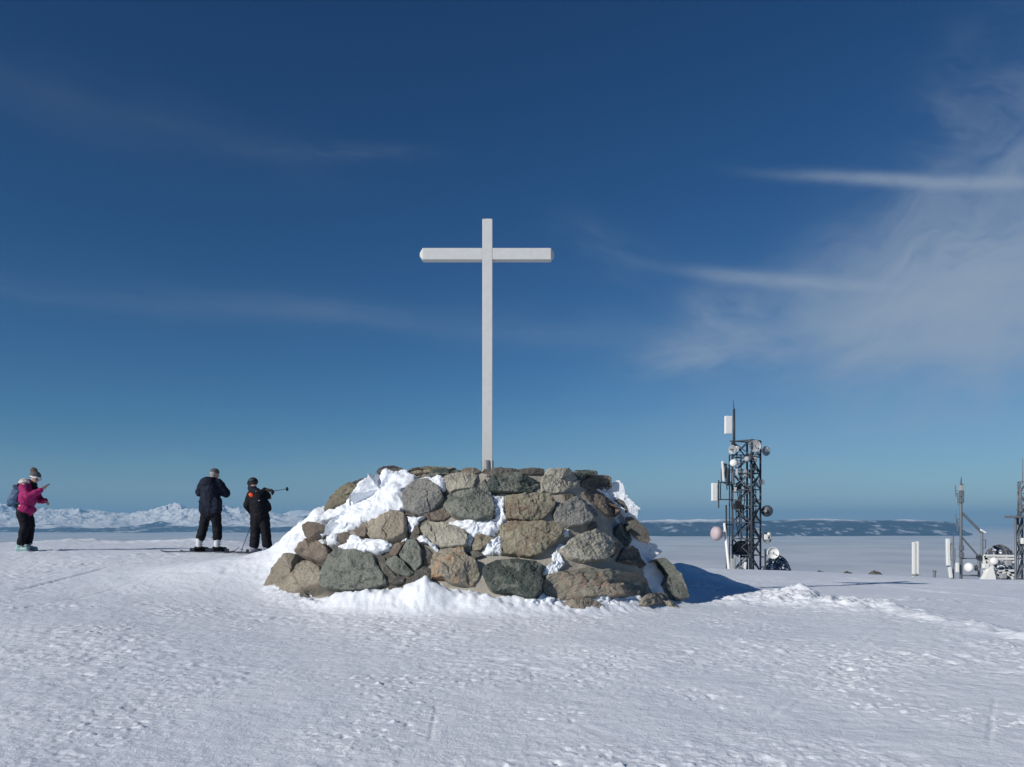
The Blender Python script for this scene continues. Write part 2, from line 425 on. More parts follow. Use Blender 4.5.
    if fine:
        z = z + near * (.030 * fbm(x * .45, y * .45, 3) + .010 * fbm(x * 1.8, y * 2.4, 3, .55))
        f2 = fbm(x * 9 + 30, y * 9, 4, .75)
        dens = np.clip(.5 + 1.3 * perlin(x * .4 + 9, y * .4), .12, 1.3)
        z = z + near * .011 * f2 * (.35 + dens)
        cm = np.clip(.25 + 1.6 * perlin(x * .75 + 40, y * .75), 0, 1.2)
        z = z + near * cm * (.050 * np.maximum(perlin(x * 15 + 9, y * 15) - .42, 0) - .055 * np.maximum(perlin(x * 12 - 9, y * 12 + 50) - .42, 0) + .06 * np.maximum(perlin(x * 8.3 + 9, y * 8.3) - .56, 0))
        ch_ = perlin(x * 15 + 3, y * 15 - 8); z = z + near * .024 * np.maximum(ch_ - .38, 0) * dens - near * .02 * np.maximum(-perlin(x * 13 + 3, y * 13 - 8) - .40, 0) * dens
        pit = perlin(x * 3.3 + 70, y * 3.9 + 11)
        z = z - near * .05 * np.maximum(pit - .42, 0) * dens
        z = z + near * .045 * np.maximum(perlin(x * 4.4 - 20, y * 5 + 31) - .45, 0) * dens
    return z
def gz(x, y): return float(ground_np(np.array([x]), np.array([y]), False)[0])
def onground(px, py):
    d = ray(px, py); ks = np.arange(3, 60, .02); zz = ground_np(d.x * ks, d.y * ks, False)
    k = ks[int(np.argmax(zz > d.z * ks))]; return d * float(k)
tracks = [((13, 590), (110, 567), .035, .035), ((5, 584), (100, 563), .03, .008), ((113, 580), (181, 567), .035, .03), ((50, 600), (240, 566), .06, .008),
          ((996, 694), (994, 752), .012, .012), ((437, 700), (433, 748), .010, .006), ((0, 612), (150, 575), .03, .010), ((60, 640), (330, 612), .03, .006), ((30, 575), (140, 556), .03, .012),
          ((700, 767), (930, 600), .03, .004), ((716, 767), (938, 602), .03, .004), ((880, 585), (1024, 600), .08, -.02)]
tw = [(onground(*a), onground(*b), wd, dp) for a, b, wd, dp in tracks]
def polar_sheet(rads, angs, zf):
    A, RR = np.meshgrid(angs, rads); x = RR * np.sin(A); y = RR * np.cos(A); z = zf(x, y)
    n, m = A.shape; v = np.stack([x, y, z], -1).reshape(-1, 3)
    i = np.arange(n - 1)[:, None]; j = np.arange(m)[None, :]; j2 = (j + 1) % m
    f = np.stack([i * m + j, i * m + j2, (i + 1) * m + j2, (i + 1) * m + j], -1).reshape(-1, 4)[:, ::-1]
    return v, f
def fast_mesh(name, v, f, smooth=True):
    me = bpy.data.meshes.new(name); me.vertices.add(len(v)); me.vertices.foreach_set('co', v.astype(np.float32).ravel())
    me.loops.add(f.size); me.loops.foreach_set('vertex_index', f.astype(np.int32).ravel())
    me.polygons.add(len(f)); me.polygons.foreach_set('loop_start', np.arange(0, f.size, f.shape[1], dtype=np.int32))
    me.polygons.foreach_set('use_smooth', np.ones(len(f), bool)); me.update(calc_edges=True); return me
def gfull(x, y):
    z = ground_np(x, y)
    for a, b, wd, dp in tw:
        dx, dy = b.x - a.x, b.y - a.y; ll = math.hypot(dx, dy)
        s = ((x - a.x) * dx + (y - a.y) * dy) / ll; d = ((x - a.x) * -dy + (y - a.y) * dx) / ll + .03 * np.sin(s * .8)
        z = z - dp * np.exp(-(d / wd) ** 2) * np.clip(s / .3, 0, 1) * np.clip((ll - s) / .3, 0, 1)
    return z
angs = np.concatenate([np.linspace(-R(44), R(44), 640), np.linspace(R(44), R(316), 120)[1:-1]])
rads = np.concatenate([[.02], np.geomspace(1, 3.6, 30), np.geomspace(3.62, 34, 860), np.geomspace(35, 3200, 60)])
gv, gf = polar_sheet(rads, angs, gfull)
ground = link('snow_ground', fast_mesh('snow_ground', gv, gf), M_snow); tag(ground, 'trodden snow of the flat summit', None, None, 'structure')

# sea of clouds
def czf(x, y): r = np.hypot(x, y); return -470 + 38 * fbm(x / 2600, y / 2600, 4, .5) * np.clip(r / 9000, .3, 1)
cv, cf = polar_sheet(np.concatenate([[40.], np.geomspace(600, 118000, 240)]), np.concatenate([np.linspace(-R(46), R(46), 420), np.linspace(R(46), R(314), 100)[1:-1]]), czf)
sea = link('cloud_sea', fast_mesh('cloud_sea', cv, cf), M_cloud); tag(sea, 'flat sea of clouds filling the valley', None, None, 'structure')

# far mountains
def f_mtn(zs, fade, snowcut, sc):
    def fn(t, p):
        o = objco(t); g = t.node('ShaderNodeNewGeometry')
        sx = t.node('ShaderNodeSeparateXYZ'); t.l.new(o, sx.inputs[0])
        nx = t.node('ShaderNodeSeparateXYZ'); t.l.new(g.outputs['Normal'], nx.inputs[0])
        n = t.noise(o, sc, 6, .62); n2 = t.noise(o, sc * 6, 5, .65)
        h = t.m('ADD', sx.outputs[2], t.m('MULTIPLY', t.m('SUBTRACT', n, .5), fade))
        snow = t.ss(h, zs - 60, zs + 60)
        rock = t.ss(t.m('ADD', nx.outputs[2], t.m('MULTIPLY', n2, .35)), snowcut, snowcut + .12)
        s = t.m('MULTIPLY', snow, rock)
        hazy_forest = t.mix(t.ss(n2, .4, .6), (.012, .032, .07), (.03, .058, .11))  # dark forest tones with the blue of distant haze painted into the colour
        hazy_forest = t.mix(t.ss(n2, .56, .64, 0, .7), hazy_forest, (.6, .63, .68))
        t.inp(p.inputs['Base Color'], t.mix(s, hazy_forest, (.82, .83, .85))); p.inputs['Roughness'].default_value = 1.
        p.inputs['Specular IOR Level'].default_value = 0.
    return fn
def range_mesh(name, xs, ys, D0, near, far, cell, amp, mat, label, seed):
    e = (np.array(xs) - 512) / F; top = np.array([at(512, v, D0).z for v in ys]) + 470
    us = np.linspace(e[0], e[-1], 1100); ds = np.linspace(D0 - near, D0 + far, 150)
    U, DD = np.meshgrid(us, ds); x = U * DD; y = DD
    env = np.interp(U, e, top)
    s = np.where(DD < D0, (DD - (D0 - near)) / near, 1 - (DD - D0) / far); s = np.clip(s, 0, 1)
    rdg = fbm(x / cell + seed, y / cell, 7, .6, True)
    crest = fbm(x / cell * 1.5 + 5, y / cell + seed, 4, .5)
    z = env * (s ** .8) * (1 - amp + amp * (rdg * .6 + .5)) + env * amp * .35 * crest * s - 470 - 60 * (1 - s)
    n, m = U.shape; v = np.stack([x, y, z], -1).reshape(-1, 3)
    i = np.arange(n - 1)[:, None]; j = np.arange(m - 1)[None, :]
    f = np.stack([i * m + j, i * m + j + 1, (i + 1) * m + j + 1, (i + 1) * m + j], -1).reshape(-1, 4)
    return tag(link(name, fast_mesh(name, v, f), mat), label, None, None, 'structure')
M_mt1 = material('snowy_range', f_mtn(-215, 1900, .84, .00045)); M_mt2 = material('forested_plateau', f_mtn(48, 460, .6, .00030))
range_mesh('snowy_mountains', [-260, -150, -60, 0, 12, 40, 60, 100, 130, 150, 182, 205, 222, 250, 270, 290, 312, 340, 380, 420, 520],
           [512, 504, 505, 501, 503, 506, 507, 509, 513, 508, 500, 503, 504, 508, 512, 513, 514, 515, 518, 524, 552], 45000, 9000, 6000, 2800, .62, M_mt1,
           'snow covered mountain range far behind the people', 2.)
range_mesh('forested_hills', [470, 560, 640, 655, 700, 760, 800, 850, 880, 920, 940, 955, 965, 985, 1080], [540, 524, 520.5, 519.5, 518.5, 519.5, 518, 518.5, 519.5, 519.5, 520.5, 523, 531, 540, 552], 29500, 2600, 9000, 2600, .16, M_mt2,
           'long dark forested plateau with snow fields beyond the clouds', 6.)
mesa = range_mesh('distant_mesa', [268, 280, 290, 300, 310, 330, 360, 400, 480], [530, 515, 510.5, 509.5, 510, 513, 514, 516, 545], 62000, 3000, 9000, 5000, .10, M_mt2,
           'hazy flat topped mountain far behind the snowy range', 11.)

# ------------------------------------------------------------------ monument
NEXP = 2.7
def core_pt(th, t, out=0.):
    a, b = half(t); a += out; b += out
    c, s = math.cos(th), math.sin(th)
    x = MC[0] + .28 * t + a * math.copysign(abs(c) ** (2 / NEXP), c); y = MC[1] + b * math.copysign(abs(s) ** (2 / NEXP), s)
    return Vector((x, y, MZ0 + (MZ1 - MZ0) * t))
def core_n(th, t):
    e = .01; a = core_pt(th + e, t) - core_pt(th - e, t); b = core_pt(th, t + e) - core_pt(th, t - e)
    return a.cross(b).normalized()
BASE = Vector((MC[0], MC[1], MZ0))
cairn = empty('stone_monument', BASE, 'broad stepped mound of mortared boulders that carries the white cross', 'monument')
NT_, NH_ = 260, 60
vs = []; fs = []
for i in range(NH_ + 1):
    for k in range(NT_):
        th = 2 * PI * k / NT_; t = i / NH_; p = core_pt(th, t); n = core_n(th, t)
        d = .045 * mnoise.noise(p * 2.2) + .035 * mnoise.noise(p * 6) + .018 * mnoise.noise(p * 15) - .015
        vs.append(p + n * d)
for i in range(NH_):
    for k in range(NT_): fs.append((i * NT_ + k, i * NT_ + (k + 1) % NT_, (i + 1) * NT_ + (k + 1) % NT_, (i + 1) * NT_ + k))
for q in range(1, 13):
    sc = 1 - q / 13.
    for k in range(NT_):
        p = core_pt(2 * PI * k / NT_, 1); c = Vector((MC[0] + .28, MC[1], MZ1)); p = c + (p - c) * sc
        p.z += .02 * mnoise.noise(p * 3) - .03 * (q > 1); vs.append(p)
    o_ = (NH_ + q - 1) * NT_
    for k in range(NT_): fs.append((o_ + k, o_ + (k + 1) % NT_, o_ + NT_ + (k + 1) % NT_, o_ + NT_ + k))
fs.append(tuple((NH_ + 12) * NT_ + k for k in range(NT_)))
bvh = BVHTree.FromPolygons(vs, fs)
link('mortar_core', mesh_from('mortar_core', [v - BASE for v in vs], fs), M_mortar, cairn)

T = {1: (240, 460), 2: (240, 530), 3: (350, 460), 4: (350, 530), 5: (460, 460), 6: (460, 530), 7: (570, 460), 8: (570, 530), 0: None}
def topx(tile, pts):
    if tile == 0: return list(pts)
    ox, oy = T[tile]; return [(ox + a / 8.525, oy + b / 8.525) for a, b in pts]
def cast(pp):
    """pixel outline -> points on the monument's real surface"""
    cx = sum(a for a, b in pp) / len(pp); cy = sum(b for a, b in pp) / len(pp)
    def hit(a, b):
        h = bvh.ray_cast(Vector((0, 0, 0)), ray(a, b).normalized()); return h
    ch = None; k = 0
    while ch is None or ch[0] is None:
        ch = hit(cx + (487 - cx) * k, cy + (540 - cy) * k); k += .03
        if k > 1: break
    out = []
    for a, b in pp:
        h = hit(a, b)
        if h[0] is None or abs(h[0].y - ch[0].y) > 1.0 or h[1].z > .9:
            d = ray(a, b); out.append((d * (ch[0].y / d.y), ch[1]))
        else: out.append((h[0], h[1]))
    return ch[0], out
def resample(P, n):
    """closed smooth resample of 3d loop, corners slightly rounded"""
    m = len(P); L_ = [(P[(i + 1) % m] - P[i]).length for i in range(m)]; tot = sum(L_); res = []
    for k in range(n):
        s = tot * k / n; i = 0
        while s > L_[i] and i < m - 1: s -= L_[i]; i += 1
        res.append(P[i].lerp(P[(i + 1) % m], min(1, s / max(L_[i], 1e-6))))
    for _ in range(1):
        res = [(res[k - 1] + res[k] * 8 + res[(k + 1) % n]) / 10 for k in range(n)]
    return res
def lump(loop3d, nrm, h, seed, n=88, kind='stone', deep=.22):
    P = resample(loop3d, n); c = sum(P, Vector()) / n
    rnd = random.Random(seed); u = nrm.cross(Vector((0, 0, 1))); u = (u if u.length > .1 else Vector((1, 0, 0))).normalized(); v = nrm.cross(u)
    size = sum((p - c).length for p in P) / n
    tx, ty = rnd.uniform(-.30, .30), rnd.uniform(-.25, .25)
    if kind == 'stone':
        prof = [(1.0, -deep), (1.0, -.01), (1.0, .35), (.995, .72), (.98, .93), (.945, 1.0), (.87, 1.01), (.76, 1.0), (.65, 1.), (.55, 1.02), (.45, 1.03), (.35, 1.03), (.25, 1.03), (.15, 1.03), (.06, 1.03)]
    else:
        prof = [(1.0, -deep), (1.0, -.02), (.985, .25), (.95, .5), (.9, .7), (.83, .85), (.75, .93), (.65, .98), (.54, 1.), (.43, 1.), (.32, 1.), (.21, 1.), (.1, 1.)]
    pr2 = [prof[0]]
    for (s0, h0), (s1, h1) in zip(prof, prof[1:]):
        m_ = 1 if h1 < 0 else 2
        pr2 += [(s0 + (s1 - s0) * q / m_, h0 + (h1 - h0) * q / m_) for q in range(1, m_ + 1)]
    prof = pr2
    facets = [(Vector((rnd.uniform(-1, 1), rnd.uniform(-1, 1))).normalized(), rnd.uniform(.25, .7), rnd.uniform(.25, .8)) for _ in range(4)]
    V = []; Fc = []
    for s, hh in prof:
        for p in P:
            q = c + (p - c) * s; r = (q - c); a, b = r.dot(u) / size, r.dot(v) / size
            H = hh * h
            if hh > .1 and kind == 'stone':
                H *= 1 + tx * a + ty * b
                for (fd, off, sl) in facets:
                    over = a * fd.x + b * fd.y - off
                    if over > 0: H -= over * sl * h * .9
                H = max(H, hh * h * .25)
            sd = Vector((seed * 7.3, 0, 0))
            if kind == 'stone':
                vd, vp_ = mnoise.voronoi(q * 3.6 + sd); vP = vp_[0]; v2P = mnoise.voronoi(q * 8.5 + sd)[1][0]
                nn = .050 * mnoise.cell_vector(vP * 13.7 + sd).dot((q + sd / 3.6 - vP / 3.6)) * 1.6 + .022 * mnoise.cell_vector(v2P * 9.1 + sd).dot((q + sd / 8.5 - v2P / 8.5)) * 1.5 - (.004 if vd[1] - vd[0] < .05 else 0) + .018 * mnoise.noise(q * 9 + sd) + .013 * mnoise.noise(q * 22) + .010 * mnoise.noise(q * 48)
                rg = 1 - abs(mnoise.noise(q * 4.5 + sd * 2)) * 2.2; nn -= .012 * max(0, rg - .75)
                nn *= min(1, size / .25)
            else:
                nn = .06 * mnoise.noise(q * 3 + sd) + .06 * mnoise.noise(q * 7) + .036 * mnoise.noise(q * 15) + .020 * mnoise.noise(q * 34)
                nn *= min(1, .3 + h * 6)
            w_ = (0 if hh < -.1 else 1) * (1 if hh > 0 else .5)
            side = (p - c).normalized() * ((.030 * mnoise.noise(q * 5 + sd) + .022 * mnoise.noise(q * 13) + .012 * mnoise.noise(q * 33)) * (.65 if kind == 'stone' else 2.8) + (.010 if kind == 'stone' else .02)) * (s ** 3) * min(1, size / .25)
            V.append(q + nrm * (H + nn * w_) + side)
    for i in range(len(prof) - 1):
        for k in range(n): Fc.append((i * n + k, i * n + (k + 1) % n, (i + 1) * n + (k + 1) % n, (i + 1) * n + k))
    Fc.append(tuple((len(prof) - 1) * n + k for k in range(n)))
    return V, Fc
stones = [
 (2, [(85,560),(130,515),(240,485),(290,480),(300,520),(280,600),(240,650),(215,610),(160,610)], 'brown', .10),
 (2, [(450,230),(530,240),(600,280),(690,330),(710,400),(690,460),(600,520),(560,540),(400,610),(330,600),(285,540),(330,470),(380,370),(420,290)], 'tan', .20),
 (2, [(590,85),(680,120),(740,160),(790,190),(790,240),(730,300),(640,280),(560,250),(490,205),(540,130)], 'brown', .20),
 (2, [(350,630),(480,590),(560,545),(610,580),(590,635),(480,640)], 'dark', .08),
 (1, [(620,545),(690,550),(750,580),(740,620),(690,660),(620,690),(585,660),(590,580)], 'brown', .13),
 (2, [(290,400),(330,340),(360,325),(355,375),(300,430)], 'dark', .12),
 (0, [(327,514),(327,508),(334,500),(343,493),(353,487),(362,487),(369,494),(357,500),(350,505),(340,508),(333,513)], 'olive', .12),
 (3, [(30,220),(110,175),(200,150),(160,195),(110,215),(80,245)], 'dark', .07),
 (3, [(240,155),(255,110),(310,78),(400,70),(460,85),(450,125),(330,120),(280,155)], 'dark', .07),
 (3, [(470,105),(540,82),(700,72),(820,76),(900,85),(740,98),(640,120),(560,135),(520,118)], 'olive', .06),
 (3, [(590,150),(600,130),(700,95),(800,80),(930,90),(945,110),(860,130),(770,130),(690,155)], 'dgreen', .05),
 (3, [(580,190),(660,190),(720,225),(780,280),(800,340),(770,380),(730,430),(670,460),(560,470),(470,440),(470,380),(480,300),(520,230)], 'gray', .20),
 (3, [(150,545),(240,500),(400,465),(470,480),(490,560),(490,660),(400,700),(340,710),(290,700),(200,690),(160,650),(140,600)], 'tan', .15),
 (3, [(30,600),(60,570),(150,560),(170,620),(150,670),(90,660),(60,630)], 'brown', .08),
 (1, [(860,660),(940,640),(975,650),(960,690),(920,720),(870,720)], 'brown', .09),
 (0, [(445,478),(459,475),(478,475),(472,489),(455,491),(451,493),(446,488)], 'light', .11),
 (0, [(445,498),(456,494),(474,492),(486,481),(488,491),(492,500),(495,514),(491,521),(477,522),(461,521),(450,515),(444,509)], 'green', .16),
 (0, [(420,529),(430,523),(444,526),(456,529),(466,535),(469,540),(467,548),(455,550),(442,549),(434,545),(425,537)], 'light', .15),
 (0, [(327,567),(334,558),(338,553),(350,552),(364,553),(374,556),(378,566),(386,577),(388,585),(378,589),(357,593),(342,592),(329,590),(323,585),(323,577)], 'green', .17),
 (4, [(430,220),(500,110),(560,90),(610,180),(620,300),(560,350),(500,290),(440,250)], 'green', .15),
 (4, [(340,180),(400,130),(480,110),(430,210),(400,240),(350,220)], 'brown', .10),
 (4, [(330,260),(420,250),(500,330),(550,370),(500,400),(420,390),(350,340),(310,300)], 'green', .12),
 (4, [(350,460),(400,400),(470,410),(460,450),(400,480)], 'dark', .08),
 (0, [(433,557),(441,552),(464,550),(468,560),(474,561),(479,570),(478,578),(472,586),(461,586),(451,585),(444,580),(433,580),(432,569)], 'orange', .19),
 (4, [(600,150),(640,140),(700,220),(690,290),(630,300),(610,200)], 'dark', .05),
 (5, [(235,270),(240,190),(300,150),(460,135),(580,155),(690,200),(650,240),(610,290),(500,290),(380,285),(260,290)], 'dgreen', .13),
 (5, [(190,110),(210,82),(350,74),(485,82),(490,120),(400,130),(300,140),(230,150)], 'dark', .05),
 (5, [(492,100),(500,86),(600,82),(712,86),(700,130),(600,135),(530,125)], 'dark', .05),
 (5, [(0,100),(20,82),(150,80),(180,110),(130,125),(40,130)], 'brown', .06),
 (5, [(720,110),(745,92),(900,88),(960,120),(1000,200),(960,240),(870,275),(780,285),(690,280),(690,220)], 'light', .07),
 (5, [(390,320),(500,325),(620,330),(740,330),(800,390),(770,450),(700,515),(620,525),(480,515),(400,510),(385,400)], 'olive', .16),
 (0, [(500,526),(512,524),(535,525),(551,526),(561,532),(559,538),(554,543),(539,556),(530,558),(514,556),(501,555),(500,542)], 'olive', .18),
 (6, [(100,150),(140,40),(200,60),(280,80),(300,90),(220,140),(170,185),(110,180)], 'olive', .10),
 (6, [(50,200),(150,190),(200,230),(130,250),(70,250)], 'dark', .06),
 (6, [(200,340),(300,290),(400,280),(640,285),(700,330),(690,400),(700,450),(680,540),(620,600),(500,580),(430,545),(320,535),(250,500),(215,430)], 'dgreen', .20),
 (0, [(543,582),(547,576),(566,573),(582,572),(600,573),(617,576),(636,575),(642,579),(645,585),(643,596),(640,598),(617,599),(582,600),(554,600),(547,596),(543,590)], 'multi', .20),
 (0, [(553,607),(575,605),(590,606),(598,610),(600,614),(590,616),(570,614),(554,612)], 'tan', .26),
 (8, [(530,690),(590,600),(740,590),(800,640),(900,700),(910,720),(700,700),(600,705)], 'tan', .22),
 (0, [(554,509),(562,504),(573,501),(584,503),(595,511),(597,515),(591,521),(580,527),(567,528),(557,523),(553,516)], 'gray', .16),
 (5, [(880,300),(960,290),(1000,340),(890,370)], 'brown', .05),
 (0, [(559,552),(569,541),(580,537),(592,534),(604,540),(610,545),(611,555),(602,562),(582,563),(567,558)], 'light', .17),
 (7, [(15,110),(40,95),(170,93),(225,98),(235,140),(150,150),(60,180),(20,150)], 'dgreen', .05),
 (7, [(90,200),(150,160),(260,145),(320,180),(335,240),(300,290),(200,270),(100,230)], 'dark', .09),
 (7, [(110,280),(190,265),(260,310),(340,390),(390,450),(380,490),(310,480),(250,420),(160,350)], 'brown', .11),
 (7, [(360,350),(410,330),(450,380),(480,450),(450,455),(400,400)], 'dark', .05),
 (7, [(480,500),(540,520),(620,600),(680,680),(660,710),(580,680),(520,620),(500,560)], 'dark', .07),
 (7, [(380,580),(430,555),(490,600),(520,680),(480,730),(420,700),(380,650)], 'dgreen', .09),
 (8, [(390,270),(440,170),(500,160),(560,200),(570,240),(640,300),(600,320),(500,295)], 'dark', .10),
 (8, [(660,320),(700,270),(760,260),(830,340),(900,440),(980,580),(930,600),(830,590),(760,480),(690,400)], 'green', .16),
 (8, [(360,110),(430,130),(400,200),(350,240)], 'brown', .06),
 (7, [(150,580),(210,530),(230,620),(180,640)], 'brown', .04),
 (4, [(560,380),(640,320),(700,340),(700,430),(620,470),(540,440)], 'dark', .10),
 (4, [(240,250),(300,240),(320,310),(400,400),(360,430),(290,360)], 'dark', .07),
 (3, [(530,640),(590,560),(600,620),(580,690),(530,690)], 'brown', .07),
 (4, [(500,30),(560,20),(600,40),(560,80),(510,75)], 'dark', .06),
 (3, [(640,480),(760,440),(840,400),(860,470),(800,520),(690,520)], 'brown', .07),
 (3, [(500,700),(560,640),(600,660),(590,740),(540,760)], 'brown', .06),
]
for i, (tile, pts, col, h) in enumerate(stones):
    c, hits = cast(topx(tile, pts)); nrm = sum((b for a, b in hits), Vector()).normalized()
    cc = sum((a for a, b in hits), Vector()) / len(hits); lp = [cc + (a - cc) * 1.02 for a, b in hits]
    V, Fc = lump(lp, nrm, h * .95, i + 1)
    link('boulder', mesh_from('boulder', [v - BASE for v in V], Fc, False), ST[col], cairn)
# boulders on the sides and back that the photograph hints at only round the corner
rk = random.Random(5); cols = list(ST)
n_b = 0
for row in range(4):
    th = R(12) + row * .11
    while th < R(140):
        dth = rk.uniform(.20, .34); t0 = row * .24 + .04; t1 = t0 + .20
        loop = [core_pt(th + dth * a, t0 + (t1 - t0) * b) for a, b in ((.04, .1), (.5, 0.02), (.93, .08), (.97, .6), (.85, .97), (.4, 1.), (.06, .85))]
        loop = [p + Vector((rk.uniform(-.05, .05), rk.uniform(-.05, .05), rk.uniform(-.04, .04))) for p in loop]
        V, Fc = lump(loop, core_n(th + dth / 2, (t0 + t1) / 2), rk.uniform(.08, .15), 100 + n_b, 48)
        link('boulder', mesh_from('boulder', [v - BASE for v in V], Fc), ST[rk.choice(cols)], cairn); th += dth + .02; n_b += 1
# packed snow lodged on it
SN = [
 (0, [(358,489),(373,478),(385,475),(391,472),(401,476),(406,473),(413,474),(418,480),(411,487),(406,495),(405,505),(404,511),(395,515),(378,520),(368,522),(358,512),(356,499)], .14),
 (0, [(314,521),(327,514.5),(340,508),(350,505),(357,500),(366,494),(380,500),(385,512),(378,520),(366,524),(356,528),(345,534),(335,532),(322,526)], .15),
 (0, [(327,533),(330,526),(345,524),(356,528),(352,531),(341,537),(340,544),(333,546),(325,543),(322,537)], .12),
 (3, [(590,170),(640,150),(700,160),(770,140),(810,160),(810,230),(780,260),(740,240),(710,210),(650,185)], .09),
 (0, [(343,549),(352,536),(360,537),(365,542),(376,542),(389,542),(393,545),(390,551),(383,555),(362,554),(350,553)], .14),
 (3, [(490,490),(560,500),(650,490),(590,530),(560,580),(540,630),(505,620),(500,550)], .06),
 (4, [(420,110),(500,80),(510,95),(470,120),(425,125)], .09),
 (4, [(570,80),(640,60),(680,100),(720,130),(780,200),(760,210),(700,160),(660,120),(590,115)], .12),
 (0, [(450,523),(456,521.5),(470,522),(488,522.7),(494,517.5),(499,520),(501,526),(500,533),(492,536),(476,535),(468,530),(456,528)], .08),
 (0, [(491,497),(503,497.5),(504.5,507),(506,518),(501,526),(495,524),(494,510)], .08),
 (0, [(484,557),(481,553.5),(486,546),(495,541),(500,538),(500.5,555)], .07),
 (0, [(464,545),(466,537),(473,532),(476,537),(471,546)], .07),
 (6, [(780,200),(830,140),(900,120),(850,190),(870,260),(880,340),(830,380),(740,400),(705,380),(720,330),(790,300)], .07),
 (5, [(870,610),(920,600),(925,650),(890,655)], .06),
 (7, [(210,270),(260,285),(340,370),(440,470),(500,560),(545,630),(510,610),(430,540),(390,500),(392,450),(330,380)], .08),
 (7, [(310,280),(340,190),(430,230),(480,320),(590,430),(560,500),(500,480),(440,370),(400,320),(350,330)], .04),
 (8, [(590,90),(700,130),(760,200),(690,230),(600,190)], .08),
 (6, [(545,605),(620,600),(700,560),(790,600),(780,650),(700,690),(560,680)], .12),
 (8, [(0,605),(100,600),(380,592),(560,585),(590,600),(540,680),(420,730),(260,720),(230,670),(120,640),(0,640)], .12),
]
SV = []; SF = []
for i, (tile, pts, h) in enumerate(SN):
    c, hits = cast(topx(tile, pts)); nrm = sum((b for a, b in hits), Vector()).normalized()
    V, Fc = lump([a for a, b in hits], nrm, h, 300 + i, 150, 'snow')
    k = len(SV); SV += V; SF += [tuple(q + k for q in f) for f in Fc]
# crust of snow wrapped round the shaded right and rear side
NA, NB = 150, 60; k = len(SV)
for j in range(NB + 1):
    for i in range(NA + 1):
        th = R(-27) + (R(131)) * i / NA; t = -.02 + 1.0 * j / NB; p = core_pt(th, t); n = core_n(th, min(t, .98))
        edge = min(i / 14., (NA - i) / 20., 1., (NB - j) / 5.)
        e = edge - .16 * (mnoise.noise(p * 1.6) + .5 * mnoise.noise(p * 4))
        d = -.10 + .30 * max(0, min(1, e)) + .05 * mnoise.noise(p * 4) + .030 * mnoise.noise(p * 9) + .015 * mnoise.noise(p * 21)
        SV.append(p + n * d)
for j in range(NB):
    for i in range(NA):
        a = k + j * (NA + 1) + i; SF.append((a, a + 1, a + NA + 2, a + NA + 1))
sn = link('packed_snow', mesh_from('packed_snow', [v - BASE for v in SV], SF), M_snow2); sn.location = BASE
tag(sn, 'packed white snow lodged between the boulders of the monument', 'snow', None, 'stuff')

# ------------------------------------------------------------------ cross
CY = 14.9; CX = at(487.5, 460, CY).x; zt = at(487, 219, CY).z; zb = MZ1 - .05
cross = empty('white_cross', (CX, CY, MZ1), 'tall white painted cross with chipped paint standing on the stone monument', 'cross')
W_ = .185; zc0, zc1 = at(487, 261, CY).z, at(487, 249.5, CY).z
mb = MB(); hw = W_ / 2
def chbox(mb, x0, x1, y0, y1, z0, z1, b):
    mb.box(((x0 + x1) / 2, (y0 + y1) / 2, (z0 + z1) / 2), (x1 - x0, y1 - y0, z1 - z0), None, b)
chbox(mb, CX - hw, CX + hw, CY - hw, CY + hw, MZ1 + .1, zt - .03, .008)
mb.add([(CX - hw, CY - hw, zt - .032), (CX + hw, CY - hw, zt - .032), (CX + hw, CY + hw, zt - .032), (CX - hw, CY + hw, zt - .032), (CX, CY, zt + .01)], [(0, 1, 4), (1, 2, 4), (2, 3, 4), (3, 0, 4), (3, 2, 1, 0)])
mb.build('post', M_cross, cross)
xl, xr = at(420, 255, CY).x, at(554, 255, CY).x
for nm, x0, x1, sgn in (('cross_arm', xl, CX - hw - .002, -1), ('cross_arm', CX + hw + .002, xr, 1)):
    mb = MB(); d = hw - .004; tip = .06
    a, b = (x0 + tip, x1) if sgn < 0 else (x0, x1 - tip)
    chbox(mb, a, b, CY - d, CY + d, zc0, zc1, .008)
    ex = x0 if sgn < 0 else x1; bx_ = a if sgn < 0 else b; m_ = (zc0 + zc1) / 2
    q = .35
    mb.add([(bx_, CY - d, zc0), (bx_, CY + d, zc0), (bx_, CY + d, zc1), (bx_, CY - d, zc1),
            (ex, CY - d * q, m_ - .03), (ex, CY + d * q, m_ - .03), (ex, CY + d * q, m_ + .03), (ex, CY - d * q, m_ + .03)],
           [(0, 1, 5, 4), (1, 2, 6, 5), (2, 3, 7, 6), (3, 0, 4, 7), (4, 5, 6, 7), (0, 3, 2, 1)])
    mb.build(nm, M_cross, cross)
mb = MB(); zs0 = MZ1 - .06; zs1 = at(487, 460.5, CY).z
mb.lathe((CX, CY, 0), (0, 0, 1), [(.16, zs0), (.16, zs0 + .02), (.14, zs0 + .05), (.118, zs0 + .06), (.112, zs1 - .02), (.10, zs1), (.05, zs1)], 28)
mb.build('base_sleeve', M_steel, cross, smooth=False)

